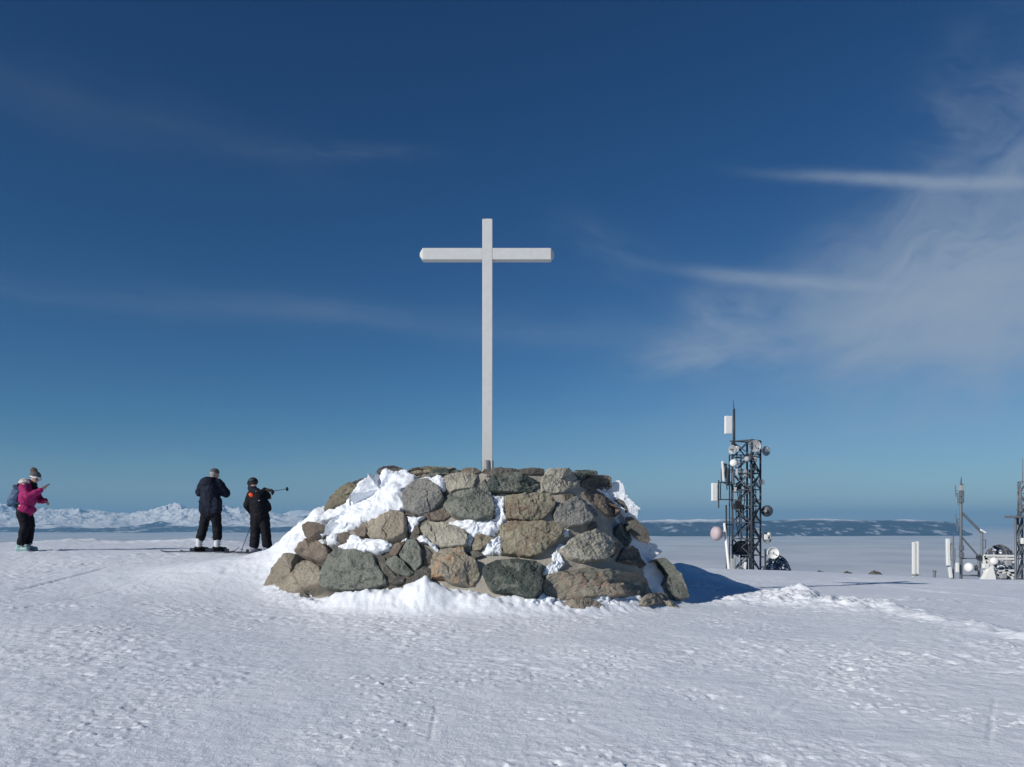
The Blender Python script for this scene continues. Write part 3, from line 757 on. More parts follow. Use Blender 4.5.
# ------------------------------------------------------------------ people
def basis(fwd, up=(0, 0, 1)):
    f = Vector(fwd).normalized(); u = Vector(up); r = f.cross(u).normalized(); u = r.cross(f); return f, r, u
def head(mb, c, fwd, s=1.):
    f, r, u = basis(fwd); m = Matrix((r, f, u)).transposed()
    mb.ell(c, (.074 * s, .093 * s, .112 * s), m); mb.ell(c + f * .03 * s - u * .055 * s, (.055 * s, .06 * s, .055 * s), m)
    mb.ell(c + f * .098 * s - u * .012 * s, (.012 * s, .022 * s, .024 * s), m)          # nose
    mb.ell(c + f * .088 * s - u * .052 * s, (.024 * s, .010 * s, .008 * s), m)          # lips
    mb.ell(c + f * .078 * s + u * .022 * s, (.045 * s, .014 * s, .010 * s), m)          # brow
    for k in (-1, 1):
        mb.ell(c + r * .074 * s * k - u * .005 * s, (.010 * s, .018 * s, .030 * s), m)  # ears
        mb.ell(c + f * .080 * s + r * .03 * s * k + u * .004 * s, (.012 * s, .008 * s, .007 * s), m)
def hand(mb, wrist, d, side, curl=.5, s=1.):
    """palm, four unequal bent fingers and a thumb; d = pointing direction, side = back-of-hand normal"""
    d = Vector(d).normalized(); n = Vector(side); n = (n - d * n.dot(d)).normalized(); w_ = d.cross(n)
    pc = wrist + d * .05 * s; m = Matrix((w_, d, n)).transposed()
    mb.ell(pc, (.040 * s, .052 * s, .018 * s), m)
    for k, ln in enumerate((.068, .078, .072, .056)):
        b = wrist + d * .085 * s + w_ * (-.030 + .020 * k) * s
        a1 = curl * .9; a2 = curl * 2.0
        p1 = b + (d * math.cos(a1) - n * math.sin(a1)) * ln * .5 * s; p2 = p1 + (d * math.cos(a2) - n * math.sin(a2)) * ln * .5 * s
        mb.limb([b, p1, p2], [.0095 * s, .009 * s, .0075 * s], 8)
    b = wrist + d * .03 * s - w_ * .034 * s; p1 = b + (d * .6 - w_ * .7 - n * .3).normalized() * .035 * s; p2 = p1 + (d * .8 - w_ * .1 - n * .6).normalized() * .03 * s
    mb.limb([b, p1, p2], [.013 * s, .011 * s, .009 * s], 8)
def ski(p0, p1, label):
    p0 = Vector(p0); p1 = Vector(p1); d = (p1 - p0); ln = d.length; d.normalize(); side = Vector((-d.y, d.x, 0)).normalized(); up = d.cross(side) * -1
    if up.z < 0: up = -up
    root = empty('ski', (p0 + p1) / 2, label, 'ski', 'skis on the feet of the two skiers')
    vs = []; fs = []; N = 26
    for i in range(N + 1):
        t = i / N; wd = .035 + .018 * abs(2 * t - 1) ** 2
        lift = .10 * max(0, (t - .88) / .12) ** 2 + .02 * max(0, (.06 - t) / .06) ** 2
        if t > .92: wd *= max(.12, 1 - ((t - .92) / .08) ** 2 * .9)
        c = p0 + d * ln * t + up * (lift + .004)
        for a, b in ((-1, 0), (1, 0), (1, .014), (-1, .014)): vs.append(c + side * wd * a + up * b)
    for i in range(N):
        for k in range(4): fs.append((i * 4 + k, i * 4 + (k + 1) % 4, i * 4 + 4 + (k + 1) % 4, i * 4 + 4 + k))
    fs += [(3, 2, 1, 0), tuple(N * 4 + k for k in range(4))]
    MB().add(vs, fs).build('ski_board', M_ski, root)
    c = (p0 + p1) / 2 + up * .02; m = Matrix((d, side, up)).transposed()
    MB().box(c + d * .15 + up * .03, (.09, .065, .05), m, .012).build('toe_binding', M_ski, root)
    MB().box(c - d * .17 + up * .035, (.10, .065, .065), m, .012).build('heel_binding', M_ski, root)
    return root
def pole(top, tip, label):
    top = Vector(top); tip = Vector(tip); d = (tip - top).normalized()
    root = empty('ski_pole', tip, label, 'ski pole')
    MB().tube([top, tip - d * .04], [.0095, .0075], 10).build('shaft', M_dsteel, root)
    MB().limb([top - d * .13, top - d * .06, top], [.017, .014, .015], 10).build('grip', M_black, root)
    MB().lathe(tip - d * .06, d, [(.01, -.012), (.042, -.004), (.045, .002), (.012, .006)], 18).build('basket', M_black, root)
    MB().tube([tip - d * .04, tip], [.006, .002], 8).build('pole_tip', M_steel, root)
    st = MB(); f = [top - d * .12 + Vector((math.cos(a) * .02, .02 * math.sin(a) * .2, -.06 + .06 * math.cos(a * .5))) for a in [PI * k / 4 for k in range(0, 9)]]
    st.tube(f, .004, 6, False); st.build('wrist_strap', M_black, root)
    return root

def boots(root, ankle, toe, mat, low=None, high=.26):
    """ski boot: shell, cuff, buckles"""
    a = Vector(ankle); d = Vector(toe).normalized(); z0 = root_z
    b = MB(); base = Vector((a.x, a.y, z0))
    cf_ = MB().limb([base + Vector((0, 0, high)), base + Vector((0, 0, .13)) - d * .01], [.068, .066])
    b.limb([base + Vector((0, 0, .15)) - d * .01, base + Vector((0, 0, .09)) - d * .01], [.062, .062])
    b.limb([base + Vector((0, 0, .07)) - d * .06, base + Vector((0, 0, .065)) + d * .16], [.058, .045])
    b.limb([base + Vector((0, 0, .035)) - d * .07, base + Vector((0, 0, .035)) + d * .18], [.036, .034])
    o = b.build('ski_boot', low or mat, root, voxel=.01, it=2); cf_.build('boot_cuff', mat, o, voxel=.01, it=2)
    q = MB()
    for hgt in (.12, .17, .22): q.box(base + Vector((0, 0, hgt)) + d * .065, (.03, .10, .014), Matrix.Rotation(math.atan2(d.y, d.x), 3, 'Z'), .004)
    q.build('buckles', M_gplas, o)

# --- woman with a phone
YW = 17.2
fw = at(27, 550.5, YW); root_z = gz(fw.x, fw.y); dz = root_z - fw.z + .01
def Wp(px, py, dy=0.): p = at(px, py, YW + 0); return Vector((p.x, YW + dy, p.z + dz))
woman = MB()
hip = Wp(24.5, 508); chest = Wp(27.5, 490); neck = Wp(31.5, 482.5); hd = Wp(35.2, 477.2)
woman.limb([Wp(24.7, 509), Wp(26, 500), Wp(27.7, 490)], [.145, .130, .145]); woman.limb([chest, neck, hd], [.11, .05, .05])
fdir = Vector((1, -.12, -.38)); head(woman, hd, fdir, .95)
legs_w = {}
for s, dy, kx, ax in ((1, -.10, 28.3, 24.0), (-1, .10, 27.6, 25.2)):
    h_, k_, a_ = Wp(24.5, 511, dy * .8), Wp(kx, 525, dy), Wp(ax, 542, dy)
    legs_w[s] = (h_, k_, a_)
    woman.limb([h_, k_, a_, Wp(ax, 547.5, dy)], [.10, .068, .048, .045]); woman.limb([Wp(ax, 549, dy), Wp(ax + 5, 549.5, dy)], [.035, .03])
armA = [Wp(29, 485, -.19), Wp(35.5, 496.5, -.25), Wp(45.5, 489.5, -.16)]
armB = [Wp(29, 485, .19), Wp(33, 499, .25), Wp(42, 500, .12)]
woman.limb([chest, armA[0]], [.09, .06]); woman.limb([chest, armB[0]], [.09, .06])
woman.limb(armA, [.052, .042, .028]); woman.limb(armB, [.052, .042, .028])
hand(woman, armA[2], Wp(49, 486.5, -.12) - armA[2], Vector((.3, -.6, -.8)), .75); hand(woman, armB[2], Wp(46, 502, .08) - armB[2], Vector((0, .3, 1)), .6)
wroot_loc = Vector((fw.x, YW, root_z))
def person(mb, loc, label):
    loc = Vector(loc); o = free('person', mb, M_skin, loc, label, 'person', None, voxel=.0085, it=2); return o
wo_ = person(woman, wroot_loc, 'person in a magenta ski jacket and bobble hat looking down at a phone')
j = MB()
j.limb([Wp(26.2, 510), Wp(26.6, 503), Wp(27.6, 494), Wp(28.3, 487)], [.15, .15, .155, .13])
for s in (-1, 1):
    j.ell(Wp(27, 509, .06 * s), (.155, .15, .10)); j.ell(Wp(28.3, 488, .1 * s), (.125, .13, .12)); j.ell(Wp(27.8, 497, .05 * s), (.165, .16, .20))
j.limb([Wp(28.4, 486.5, -.17), armA[1], armA[2] - (armA[2] - armA[1]).normalized() * .01], [.095, .082, .056]); j.limb([Wp(28.4, 486.5, .17), armB[1], armB[2]], [.095, .082, .056])
j.limb([Wp(29, 484.5), Wp(31.5, 482.5)], [.12, .085])
jk = j.build('jacket', M_pinkc, wo_, voxel=.013, it=4, rough=.014)
h = MB(); h.ell(Wp(26.7, 482, -.05), (.13, .13, .06)); h.ell(Wp(25.2, 480.5, 0.0), (.10, .15, .06)); h.build('fur_hood', M_fur, wo_, voxel=.012, rough=.012)
c = MB(); c.limb([Wp(32.2, 483.5), Wp(36.0, 490), Wp(35.5, 492)], [.07, .05, .04]); c.limb([Wp(31.8, 482), Wp(34, 484)], [.08, .07]); c.build('scarf', M_blk, wo_, voxel=.012)
t_ = MB()
for s in (1, -1):
    h_, k_, a_ = legs_w[s]; t_.limb([h_ + Vector((0, 0, -.02)), k_, a_ + Vector((0, 0, .015))], [.125, .10, .085])
t_.limb([Wp(24.2, 509), Wp(24.4, 512)], [.155, .14])
t_.build('trousers', M_blk, wo_, voxel=.013, it=3, rough=.012)
boots(wo_, Wp(23, 549, -.10), (1, -.15, 0), M_teal); boots(wo_, Wp(25, 549, .10), (1, .1, 0), M_teal)
f, r, u = basis(fdir); m = Matrix((r, f, u)).transposed()
ht = MB(); ht.ell(hd + u * .055 - f * .016, (.10, .118, .098), m); ht.build('knit_hat', M_knit, wo_, voxel=.010, rough=.006)
hb_ = MB(); hb_.lathe(hd + u * .028, u, [(.092, -.03), (.106, -.024), (.108, 0), (.104, .022), (.09, .026)], 28)
for v in hb_.v:
    q = v - hd; v += f * q.dot(f) * .10 - r * q.dot(r) * .12
hb_.build('white_headband', M_wknit, wo_, smooth=True)
pm = MB(); pm.ell(hd + u * .145 - f * .085, (.066, .066, .062)); pm.build('pompom', M_knitb, wo_, voxel=.010, it=0, rough=.02)
gl = MB(); gl.box(hd + f * .088 + u * .004, (.15, .022, .045), m, .01); gl.build('sunglasses', M_lens, wo_)
# backpack
BP = Wp(16.5, 497); bpk = empty('backpack', Wp(14, 507), 'blue backpack worn on the back of the person in magenta', 'backpack')
tl = Matrix.Rotation(R(24), 3, 'Y')
b = MB(); b.box(Wp(17.6, 496.5), (.23, .33, .40), tl, .08); b.ell(Wp(17, 500), (.15, .17, .17)); b.build('bag_body', M_bag, bpk, voxel=.014, it=3, rough=.014)
b = MB(); b.box(Wp(12.8, 501), (.12, .25, .22), tl, .05); b.build('front_pocket', M_bag, bpk, voxel=.014, it=3, rough=.010)
b = MB(); b.box(Wp(21, 487.2), (.22, .30, .07), tl, .03); b.build('top_flap', M_bagd, bpk, voxel=.012)
for s in (-1, 1):
    b = MB(); b.tube([Wp(19.5, 486, .12 * s), Wp(24.5, 481.5, .13 * s), Wp(30.5, 484, .14 * s), Wp(34.5, 491, .14 * s), Wp(30, 500, .17 * s), Wp(20, 503, .14 * s)], [.022, .024, .024, .02, .014, .014], 8, True)
    b.build('shoulder_strap', M_bagd, bpk, smooth=True)
ph = empty('phone', Wp(49.3, 486, -.12), 'small dark phone held up in the right hand of the person in magenta', 'phone')
pr = Matrix.Rotation(R(55), 3, 'Y') @ Matrix.Rotation(R(8), 3, 'X')
MB().box(Wp(50.0, 485.6, -.13), (.012, .075, .15), pr, .004).build('phone_body', M_phone, ph)
MB().box(Wp(50.0, 485.6, -.13) + pr @ Vector((-.0075, 0, 0)), (.003, .066, .136), pr).build('phone_screen', M_lens, ph)

# --- man taking a picture, seen from behind
YM = 17.4; fm = at(207.5, 550.5, YM); root_z = gz(fm.x, fm.y); dz = root_z - fm.z + .03
def Wp(px, py, dy=0.): p = at(px, py, YM); return Vector((p.x, YM + dy, p.z + dz))
mn = MB(); hd = Wp(214.2, 473.8, .03); chest = Wp(211, 486)
mn.limb([Wp(210.5, 509), Wp(210.5, 500), chest], [.15, .145, .155]); mn.limb([chest, Wp(212, 478.5), hd], [.12, .058, .055])
fdir = Vector((.75, .9, -.22)); head(mn, hd, fdir)
LG = [(Wp(206.5, 512), Wp(202.5, 527, .05), Wp(199.3, 541.5)), (Wp(215, 512), Wp(216.3, 527, .05), Wp(217.0, 541.5, .02))]
for h_, k_, a_ in LG:
    mn.limb([h_, k_, a_, a_ + Vector((0, 0, -.14))], [.10, .07, .052, .045]); mn.limb([a_ + Vector((0, .03, -.16)), a_ + Vector((.12, .1, -.165))], [.04, .032])
aL = [Wp(203, 481.5), Wp(198.8, 492, .05), Wp(207, 492, .36)]; aR = [Wp(219, 482), Wp(224.2, 493, .10), Wp(216, 490, .38)]
for a in (aL, aR): mn.limb([chest, a[0]], [.10, .065]); mn.limb(a, [.058, .046, .03])
hand(mn, aL[2], (.5, .5, .3), (-.3, .6, .5), .9); hand(mn, aR[2], (-.5, .4, .3), (.3, .6, .5), .9)
man = person(mn, Vector((fm.x, YM, root_z)), 'skier in a long navy parka and grey beanie seen from behind with both forearms raised')
j = MB(); j.limb([Wp(210.6, 508), Wp(210.4, 500), Wp(211, 489)], [.18, .185, .20]); j.box(Wp(210.7, 505.5), (.44, .32, .36), None, .07)
for s, k in ((-1, 0), (1, 0)):
    j.ell(Wp(210.6 + 4 * s, 499), (.13, .15, .24)); j.ell(Wp(211 + 4.8 * s, 483.3), (.125, .13, .11))
j.limb([Wp(203.8, 482.5), aL[1], aL[2] - Vector((0, .04, 0))], [.105, .098, .062]); j.limb([Wp(218.4, 483), aR[1], aR[2] - Vector((0, .04, 0))], [.105, .10, .062])
j.build('parka', M_navy, man, voxel=.013, it=4, rough=.014)
h = MB(); h.ell(Wp(209.5, 482, -.12), (.15, .09, .12)); h.ell(Wp(211.5, 479, -.02), (.12, .11, .06)); h.build('parka_hood', M_navy, man, voxel=.012, rough=.010)
t_ = MB()
for h_, k_, a_ in LG: t_.limb([h_, k_, k_.lerp(a_, .70)], [.125, .10, .10])
t_.limb([Wp(210.7, 506), Wp(210.7, 512.5)], [.165, .155])
t_.build('trousers', M_blk, man, voxel=.013, rough=.012)
f, r, u = basis(fdir); m = Matrix((r, f, u)).transposed()
hm = MB(); hm.ell(hd - f * .018 + u * .01, (.082, .09, .095), m); hm.build('hair', M_hair, man, voxel=.010, rough=.004)
ht = MB(); ht.ell(hd + u * .052 - f * .008, (.090, .104, .078), m); ht.build('beanie', M_knit, man, voxel=.010, rough=.004)
for h_, k_, a_ in LG: boots(man, (a_.x, a_.y, 0), (.85, .45, 0), M_bootw, M_blk, .30)
sdir = Vector((.97, .22, 0)).normalized()
for (h_, k_, a_), nm, off in zip(LG, ('ski under the left boot of the skier in the navy parka, its tail farthest left', 'ski under the right boot of the skier in the navy parka'), (-.06, 0)):
    c = Vector((a_.x + .05, a_.y + off, 0)); p0 = c - sdir * .80; p1 = c + sdir * .80
    p0.z = gz(p0.x, p0.y) + .012; p1.z = gz(p1.x, p1.y) + .012; ski(p0, p1, nm)

# --- skier pointing with a pole
YS = 17.4; fs_ = at(260, 549.5, YS); root_z = gz(fs_.x, fs_.y); dz = root_z - fs_.z + .03
def Wp(px, py, dy=0.): p = at(px, py, YS); return Vector((p.x, YS + dy, p.z + dz))
sk = MB(); hd = Wp(252.9, 480.6); chest = Wp(257.5, 493)
sk.limb([Wp(260, 514), Wp(259, 504), chest], [.145, .14, .15]); sk.limb([chest, Wp(254, 487.5), hd], [.115, .055, .055])
fdir = Vector((-.75, .6, -.25)); head(sk, hd, fdir, .97)
LG = [(Wp(256, 515), Wp(254.8, 529, .04), Wp(254.2, 541.5)), (Wp(263.7, 515), Wp(265, 529, .04), Wp(266.6, 541.5, .03))]
for h_, k_, a_ in LG:
    sk.limb([h_, k_, a_, a_ + Vector((0, 0, -.12))], [.10, .07, .052, .045]); sk.limb([a_ + Vector((0, .03, -.14)), a_ + Vector((.12, .1, -.145))], [.04, .032])
aL = [Wp(250.5, 490.5), Wp(247.6, 502.5, -.02), Wp(251, 511, .16)]; aR = [Wp(263, 490), Wp(266.5, 494.5, .22), Wp(265.5, 487.2, .02)]
for a in (aL, aR): sk.limb([chest, a[0]], [.10, .062]); sk.limb(a, [.056, .045, .03])
hand(sk, aL[2], (-.1, .3, -.5), (-.8, .2, 0), .95, .85); hand(sk, aR[2], (.9, -.15, .03), (0, .1, 1), 1.0, .8)
skr = person(sk, Vector((fs_.x, YS, root_z)), 'skier all in black with an orange shoulder badge pointing a pole to the right')
j = MB(); j.limb([Wp(259.7, 513), Wp(259, 503), Wp(258, 495)], [.185, .18, .185])
for s in (-1, 1):
    j.ell(Wp(259.8 + 4.2 * s, 512), (.115, .14, .10)); j.ell(Wp(259 + 4 * s, 503), (.12, .14, .22)); j.ell(Wp(257.3 + 3.8 * s, 491.5), (.12, .125, .11))
j.limb([Wp(251.2, 492), aL[1], aL[2]], [.10, .088, .06]); j.limb([Wp(262.5, 491), Wp(265.4, 492.5, .12), aR[2] - Vector((.02, 0, 0))], [.10, .09, .064])
j.limb([Wp(265, 500), Wp(267.3, 505, .05)], [.10, .085])
jk = j.build('jacket', M_blk, skr, voxel=.013, it=4, rough=.012)
q = MB(); q.ell(Wp(253.4, 492.2, -.165), (.055, .02, .042), Matrix.Rotation(R(35), 3, 'Y')); q.build('shoulder_badge', M_orange, jk)
q = MB(); q.ell(Wp(261.7, 497.8, -.18), (.018, .012, .012)); q.build('jacket_emblem', M_gplas, jk)
c = MB(); c.limb([Wp(253.2, 488), Wp(253.0, 485.2), Wp(250.6, 485.2, .02)], [.10, .085, .075]); c.limb([Wp(254.5, 488.5), Wp(256, 490)], [.10, .12]); c.build('neck_gaiter', M_navy, skr, voxel=.012)
t_ = MB()
for h_, k_, a_ in LG: t_.limb([h_, k_, a_ + Vector((0, 0, 0.0))], [.13, .108, .105])
t_.limb([Wp(259.8, 511), Wp(259.8, 515)], [.16, .15]); t_.build('trousers', M_blk, skr, voxel=.013, rough=.012)
f, r, u = basis(fdir); m = Matrix((r, f, u)).transposed()
ht = MB(); ht.ell(hd + u * .035 - f * .006, (.108, .122, .10), m); hl = ht.build('ski_helmet', M_black, skr, voxel=.010, it=2)
gg = MB(); gg.ell(hd + f * .085 + u * .006, (.082, .035, .042), m); gg.build('goggles', M_lens, skr, smooth=True)
gb = MB(); gb.lathe(hd + u * .03, u, [(.106, -.016), (.113, -.014), (.114, .012), (.108, .016)], 28)
for v in gb.v: v += f * (v - hd).dot(f) * .11
gb.build('goggle_strap', M_navy, skr, smooth=True)
gv_ = MB(); hand(gv_, aR[2], (.9, -.15, .03), (0, .1, 1), 1.0, 1.6); gv_.limb([aR[2] - Vector((.03, 0, 0)), aR[2] + Vector((.03, 0, 0))], [.058, .046]); gv_.build('glove', M_black, skr, voxel=.009, it=1)
gv_ = MB(); hand(gv_, aL[2], (-.1, .3, -.5), (-.8, .2, 0), .95, 1.3); gv_.limb([aL[2], aL[2] + Vector((-.005, .02, -.03))], [.056, .045]); gv_.build('glove', M_black, skr, voxel=.009, it=1)
for h_, k_, a_ in LG: boots(skr, (a_.x, a_.y, 0), (.85, .45, 0), M_boot, None, .24)
for (h_, k_, a_), nm in zip(LG, ('ski under the left boot of the skier in black', 'ski under the right boot of the skier in black, nearest to the monument')):
    c = Vector((a_.x + .05, a_.y, 0)); p0 = c - sdir * .75; p1 = c + sdir * .75
    p0.z = gz(p0.x, p0.y) + .012; p1.z = gz(p1.x, p1.y) + .012; ski(p0, p1, nm)
hp = aR[2] + Vector((.075, -.02, -.02)); pole(hp + Vector((.06, -.01, 0)), Wp(292, 486.2, -.2), 'ski pole held out level to the right by the skier in black')
hp = aL[2] + Vector((0, .03, -.08)); pt = Wp(239.3, 547, .1); pt.z = gz(pt.x, pt.y) + .01
pole(hp, pt, 'ski pole slanting down to the snow beside the left leg of the skier in black')

# ------------------------------------------------------------------ masts and antennas
def dish(root, c, r, d, kind, mat=M_wplas, mount=None, name='dish_antenna'):
    c = Vector(c); d = Vector(d).normalized(); mb = MB()
    if kind == 'drum':
        mb.lathe(c, d, [(r * .2, -r * .75), (r * .8, -r * .55), (r * .98, -r * .2), (r, r * .1), (r * .93, r * .35), (r * .7, r * .55), (r * .35, r * .66), (.01, r * .7)], 28)
    elif kind == 'open':
        pr = [(.03 * r, -.28 * r)] + [(r * k / 8, -.26 * r + .30 * r * (k / 8) ** 2) for k in range(1, 9)] + [(r * 1.03, .05 * r)] + [(r * k / 8, -.32 * r + .30 * r * (k / 8) ** 2) for k in range(8, 0, -1)]
        mb.lathe(c, d, pr, 28)
    elif kind == 'ring':
        mb.lathe(c, d, [(r * .45, -r * .5), (r * .9, -.35 * r), (r, -r * .1), (r, r * .22), (r * .93, r * .22), (r * .90, -.02 * r), (r * .3, -.1 * r)], 28)
    o = mb.build(name, mat, root, smooth=True)
    if kind != 'drum':
        fd = MB(); u, v = fd.frame(d); tip = c + d * r * .55
        for k in range(3 if kind == 'open' else 1):
            a = 2 * PI * k / 3; fd.tube([c + (u * math.cos(a) + v * math.sin(a)) * r * .92 + d * .02 * r, tip], .014, 6)
        fd.lathe(tip, d, [(.05, -.04), (.06, 0), (.05, .04)], 12); fd.tube([c - d * .2 * r, tip], .02, 6)
        fd.build('feed_horn', M_gsteel, o)
    bk = MB(); bk.box(c - d * r * .62, (.2, .2, .26), d.to_track_quat('Z', 'Y').to_matrix(), .03)
    if mount is not None: bk.tube([c - d * r * .5, Vector(mount)], .04, 8)
    bk.build('dish_bracket', M_gsteel, o)
    return o
def panel(root, c, size, rot=0., tilt=0., mat=M_wplas, to=None, name='panel_antenna'):
    c = Vector(c); m = Matrix.Rotation(rot, 3, 'Z') @ Matrix.Rotation(tilt, 3, 'Y')
    o = MB().box(c, size, m, min(size) * .2).build(name, mat, root)
    if to is not None:
        bk = MB()
        for k in (-.3, .3):
            a = c + m @ Vector((0, 0, size[2] * k)); bk.bar(a, Vector((to[0], to[1], a.z)), .05)
        q_ = c.lerp(Vector((to[0], to[1], c.z)), .5); bk.bar(q_ - Vector((0, 0, size[2] * .3)), q_ + Vector((0, 0, size[2] * .3)), .04)
        bk.build('panel_bracket', M_dsteel, o)
    return o
def lattice(root, corners, z0, z1, step, leg_r, br_r, mat, xb=True):
    n = len(corners)
    for (x, y) in corners: MB().tube([(x, y, z0), (x, y, z1)], leg_r, 8).build('mast_leg', mat, root, smooth=True)
    k = max(1, int(round((z1 - z0) / step))); st = (z1 - z0) / k; mb = MB()
    for i in range(k + 1):
        z = z0 + st * i
        for a in range(n):
            p, q = corners[a], corners[(a + 1) % n]
            mb.bar((p[0], p[1], z), (q[0], q[1], z), br_r)
            if i < k:
                if (i + a) % 2: p, q = q, p
                mb.bar((p[0], p[1], z), (q[0], q[1], z + st), br_r)
                if xb and i % 2: mb.bar((q[0], q[1], z), (p[0], p[1], z + st), br_r * .8)
    mb.build('bracing', mat, root)

YT = 60.0
def A(px, py, dy=0.):
    p = at(px, py, YT + dy); return p
tz = gz(A(746, 572).x, YT) - .2
tw_ = empty('radio_tower', (A(746, 572).x, YT, tz), 'tall dark lattice radio tower crowded with dishes and panel antennas', 'radio tower')
cn = [(A(732.8, 500).x, YT + .1), (A(747.5, 500).x, YT - 1.0), (A(760, 500).x, YT - .1), (A(751, 500).x, YT + 1.0)]
ztop = A(746, 441).z
lattice(tw_, cn, tz, ztop, 1.28, .075, .07, M_dsteel)
# intermediate slim legs and platform rails
mb = MB()
for px in (729.5, 741): mb.tube([A(px, 455, .5), A(px, 572, .5)], .05, 6)
for py in (441, 455, 470, 484, 500, 519, 545): mb.bar(A(729.5, py, .5), A(760, py, -.1), .07)
for py in (461, 486, 492, 506): mb.bar(A(731, py, -.7), A(757, py, .3), .06)
mb.build('platform_rails', M_dsteel, tw_)
mb = MB()
for k in (-.14, 0, .14): mb.bar((A(752, 500).x + k, YT + .1, tz), (A(752, 500).x + k, YT + .1, A(752, 487).z), .09)
for k in range(26): mb.bar((A(752, 500).x - .19, YT + .1, tz + .45 * k), (A(752, 500).x + .19, YT + .1, tz + .45 * k), .05)
mb.build('cable_ladder', M_black, tw_)
rc = random.Random(2); mb = MB()
for _ in range(16):
    px = rc.uniform(731, 757); py = rc.uniform(452, 512)
    a = A(px, py, rc.uniform(-.7, .7)); mb.tube([a, a + Vector((rc.uniform(-.15, .15), 0, -rc.uniform(.4, 1.6))), a + Vector((rc.uniform(-.5, .5), 0, -rc.uniform(1.7, 2.6)))], .035, 5)
mb.build('cables', M_black, tw_, smooth=True)
def lightning(root, px, y0, y1, dy=0., r=.05, mat=M_dsteel, nm='whip_antenna'):
    return MB().tube([A(px, y1, dy), A(px, y0 + (y1 - y0) * .35, dy), A(px - .4, y0 + (y1 - y0) * .33, dy), A(px - .6, y0, dy)], [r * 1.3, r, r * .6, r * .35], 8).build(nm, mat, root, smooth=True)
MB().tube([A(734, 450, 0), A(734, 409, 0)], [.10, .085], 8).build('top_pole', M_dsteel, tw_, smooth=True)
MB().tube([A(734, 409, 0), A(733.2, 400, 0)], [.035, .02], 8).build('whip_antenna', M_dsteel, tw_, smooth=True)
panel(tw_, A(728.3, 425), (.55, .30, 1.35), .1, 0, M_wplas, (A(734, 420).x, YT, 0))
panel(tw_, A(714.3, 492), (.42, .28, 1.35), .1, 0, M_wplas, (A(718.5, 490).x, YT, 0))
mb = MB(); mb.tube([A(718.6, 480), A(718.6, 508)], .05, 8)
for py in (482.5, 499.5): mb.bar(A(718.6, py), A(733, py), .08)
mb.tube([A(720.5, 482, .3), A(720.5, 500, .3)], .04, 6); mb.build('side_arm', M_dsteel, tw_)
panel(tw_, A(722.9, 471, -.2), (.12, .2, 1.5), 0, R(-4), M_wplas, (A(727, 470).x, YT, 0)); panel(tw_, A(725.2, 474, .2), (.10, .2, 1.7), 0, R(-8), M_gplas, (A(729, 470).x, YT + .2, 0))
panel(tw_, A(721.3, 476, .1), (.08, .12, 1.1), 0, 0, M_gsteel, (A(724, 470).x, YT, 0)); panel(tw_, A(727.8, 477, -.4), (.16, .2, 1.3), .4, R(5), M_dsteel, (A(731, 470).x, YT, 0))
mb = MB(); mb.bar(A(721, 482), A(733, 486), .07); mb.bar(A(722, 463), A(733, 467), .05); mb.tube([A(729.3, 455), A(729.3, 490)], .05, 6); mb.tube([A(726, 463, .2), A(727, 490, .2)], .04, 6)
mb.build('panel_frame', M_dsteel, tw_)
dish(tw_, A(755, 446, -1.1), .43, (-.15, -1, 0), 'open', M_gplas, A(757, 446, -.1))
dish(tw_, A(766, 451, -.3), .36, (.35, -.9, 0), 'open', M_gplas, A(760, 451, -.1))
panel(tw_, A(766.3, 449.5, -.55), (.22, .15, .30), .2, 0, M_wplas, None, 'radio_unit')
dish(tw_, A(732.3, 449.5, -.5), .33, (-.8, -.6, 0), 'open', M_gplas, A(735, 449))
panel(tw_, A(737, 449, -.6), (.24, .2, .42), .3, 0, M_wplas, None, 'radio_unit')
dish(tw_, A(733.6, 463, -.8), .28, (-.3, -1, .1), 'drum', M_wplas, A(735, 463))
dish(tw_, A(738.5, 463.5, -.6), .17, (.4, -1, 0), 'drum', M_wplas, A(738, 463))
dish(tw_, A(747, 459, -1.2), .2, (-.6, -.8, 0), 'drum', M_gplas, A(747.5, 459, -1))
panel(tw_, A(761.5, 482, -.2), (.42, .25, .36), .2, 0, M_gplas, None, 'radio_unit')
for px, py, sx, sz in ((738, 505, .5, .6), (742, 507, .3, .35), (737, 471, .18, .6), (741, 474, .2, .8), (745.5, 473, .2, .5), (733, 478, .18, .9), (751, 474, .3, .7), (753.5, 459, .45, .5), (739, 486, .25, .6), (746, 490, .2, .5), (735.5, 490, .22, .4), (752, 466, .25, .4)):
    panel(tw_, A(px, py, rc.uniform(-.8, .4)), (sx, .2, sz), rc.uniform(-.5, .5), 0, rc.choice([M_gsteel, M_dsteel, M_gplas, M_black]), None, 'radio_unit')
dish(tw_, A(767, 511, -.2), .42, (.5, .8, 0), 'open', M_dsteel, A(760, 511, -.1))
dish(tw_, A(767, 537.5, -.3), .43, (.35, -.9, 0), 'open', M_gplas, A(760, 537, -.1)); panel(tw_, A(766, 537, -.7), (.26, .2, .40), 0, 0, M_wplas, None, 'radio_unit'); panel(tw_, A(769.3, 534, -.7), (.22, .2, .22), .5, 0, M_wplas, None, 'radio_unit')
dish(tw_, A(773, 553, -.4), .43, (-.1, -1, .05), 'ring', M_wplas, A(765, 556, -.1))
mb = MB(); mb.tube([A(765.3, 549, -.3), A(765.3, 575, -.3)], .07, 8); mb.bar(A(760, 557, -.1), A(766, 557, -.3), .08); mb.bar(A(760, 567, -.1), A(766, 567, -.3), .08); mb.build('side_pole', M_dsteel, tw_)
dish(tw_, A(741.5, 549, .2), .64, (-.35, -1, 0), 'ring', M_dsteel, A(747.5, 549, .2))
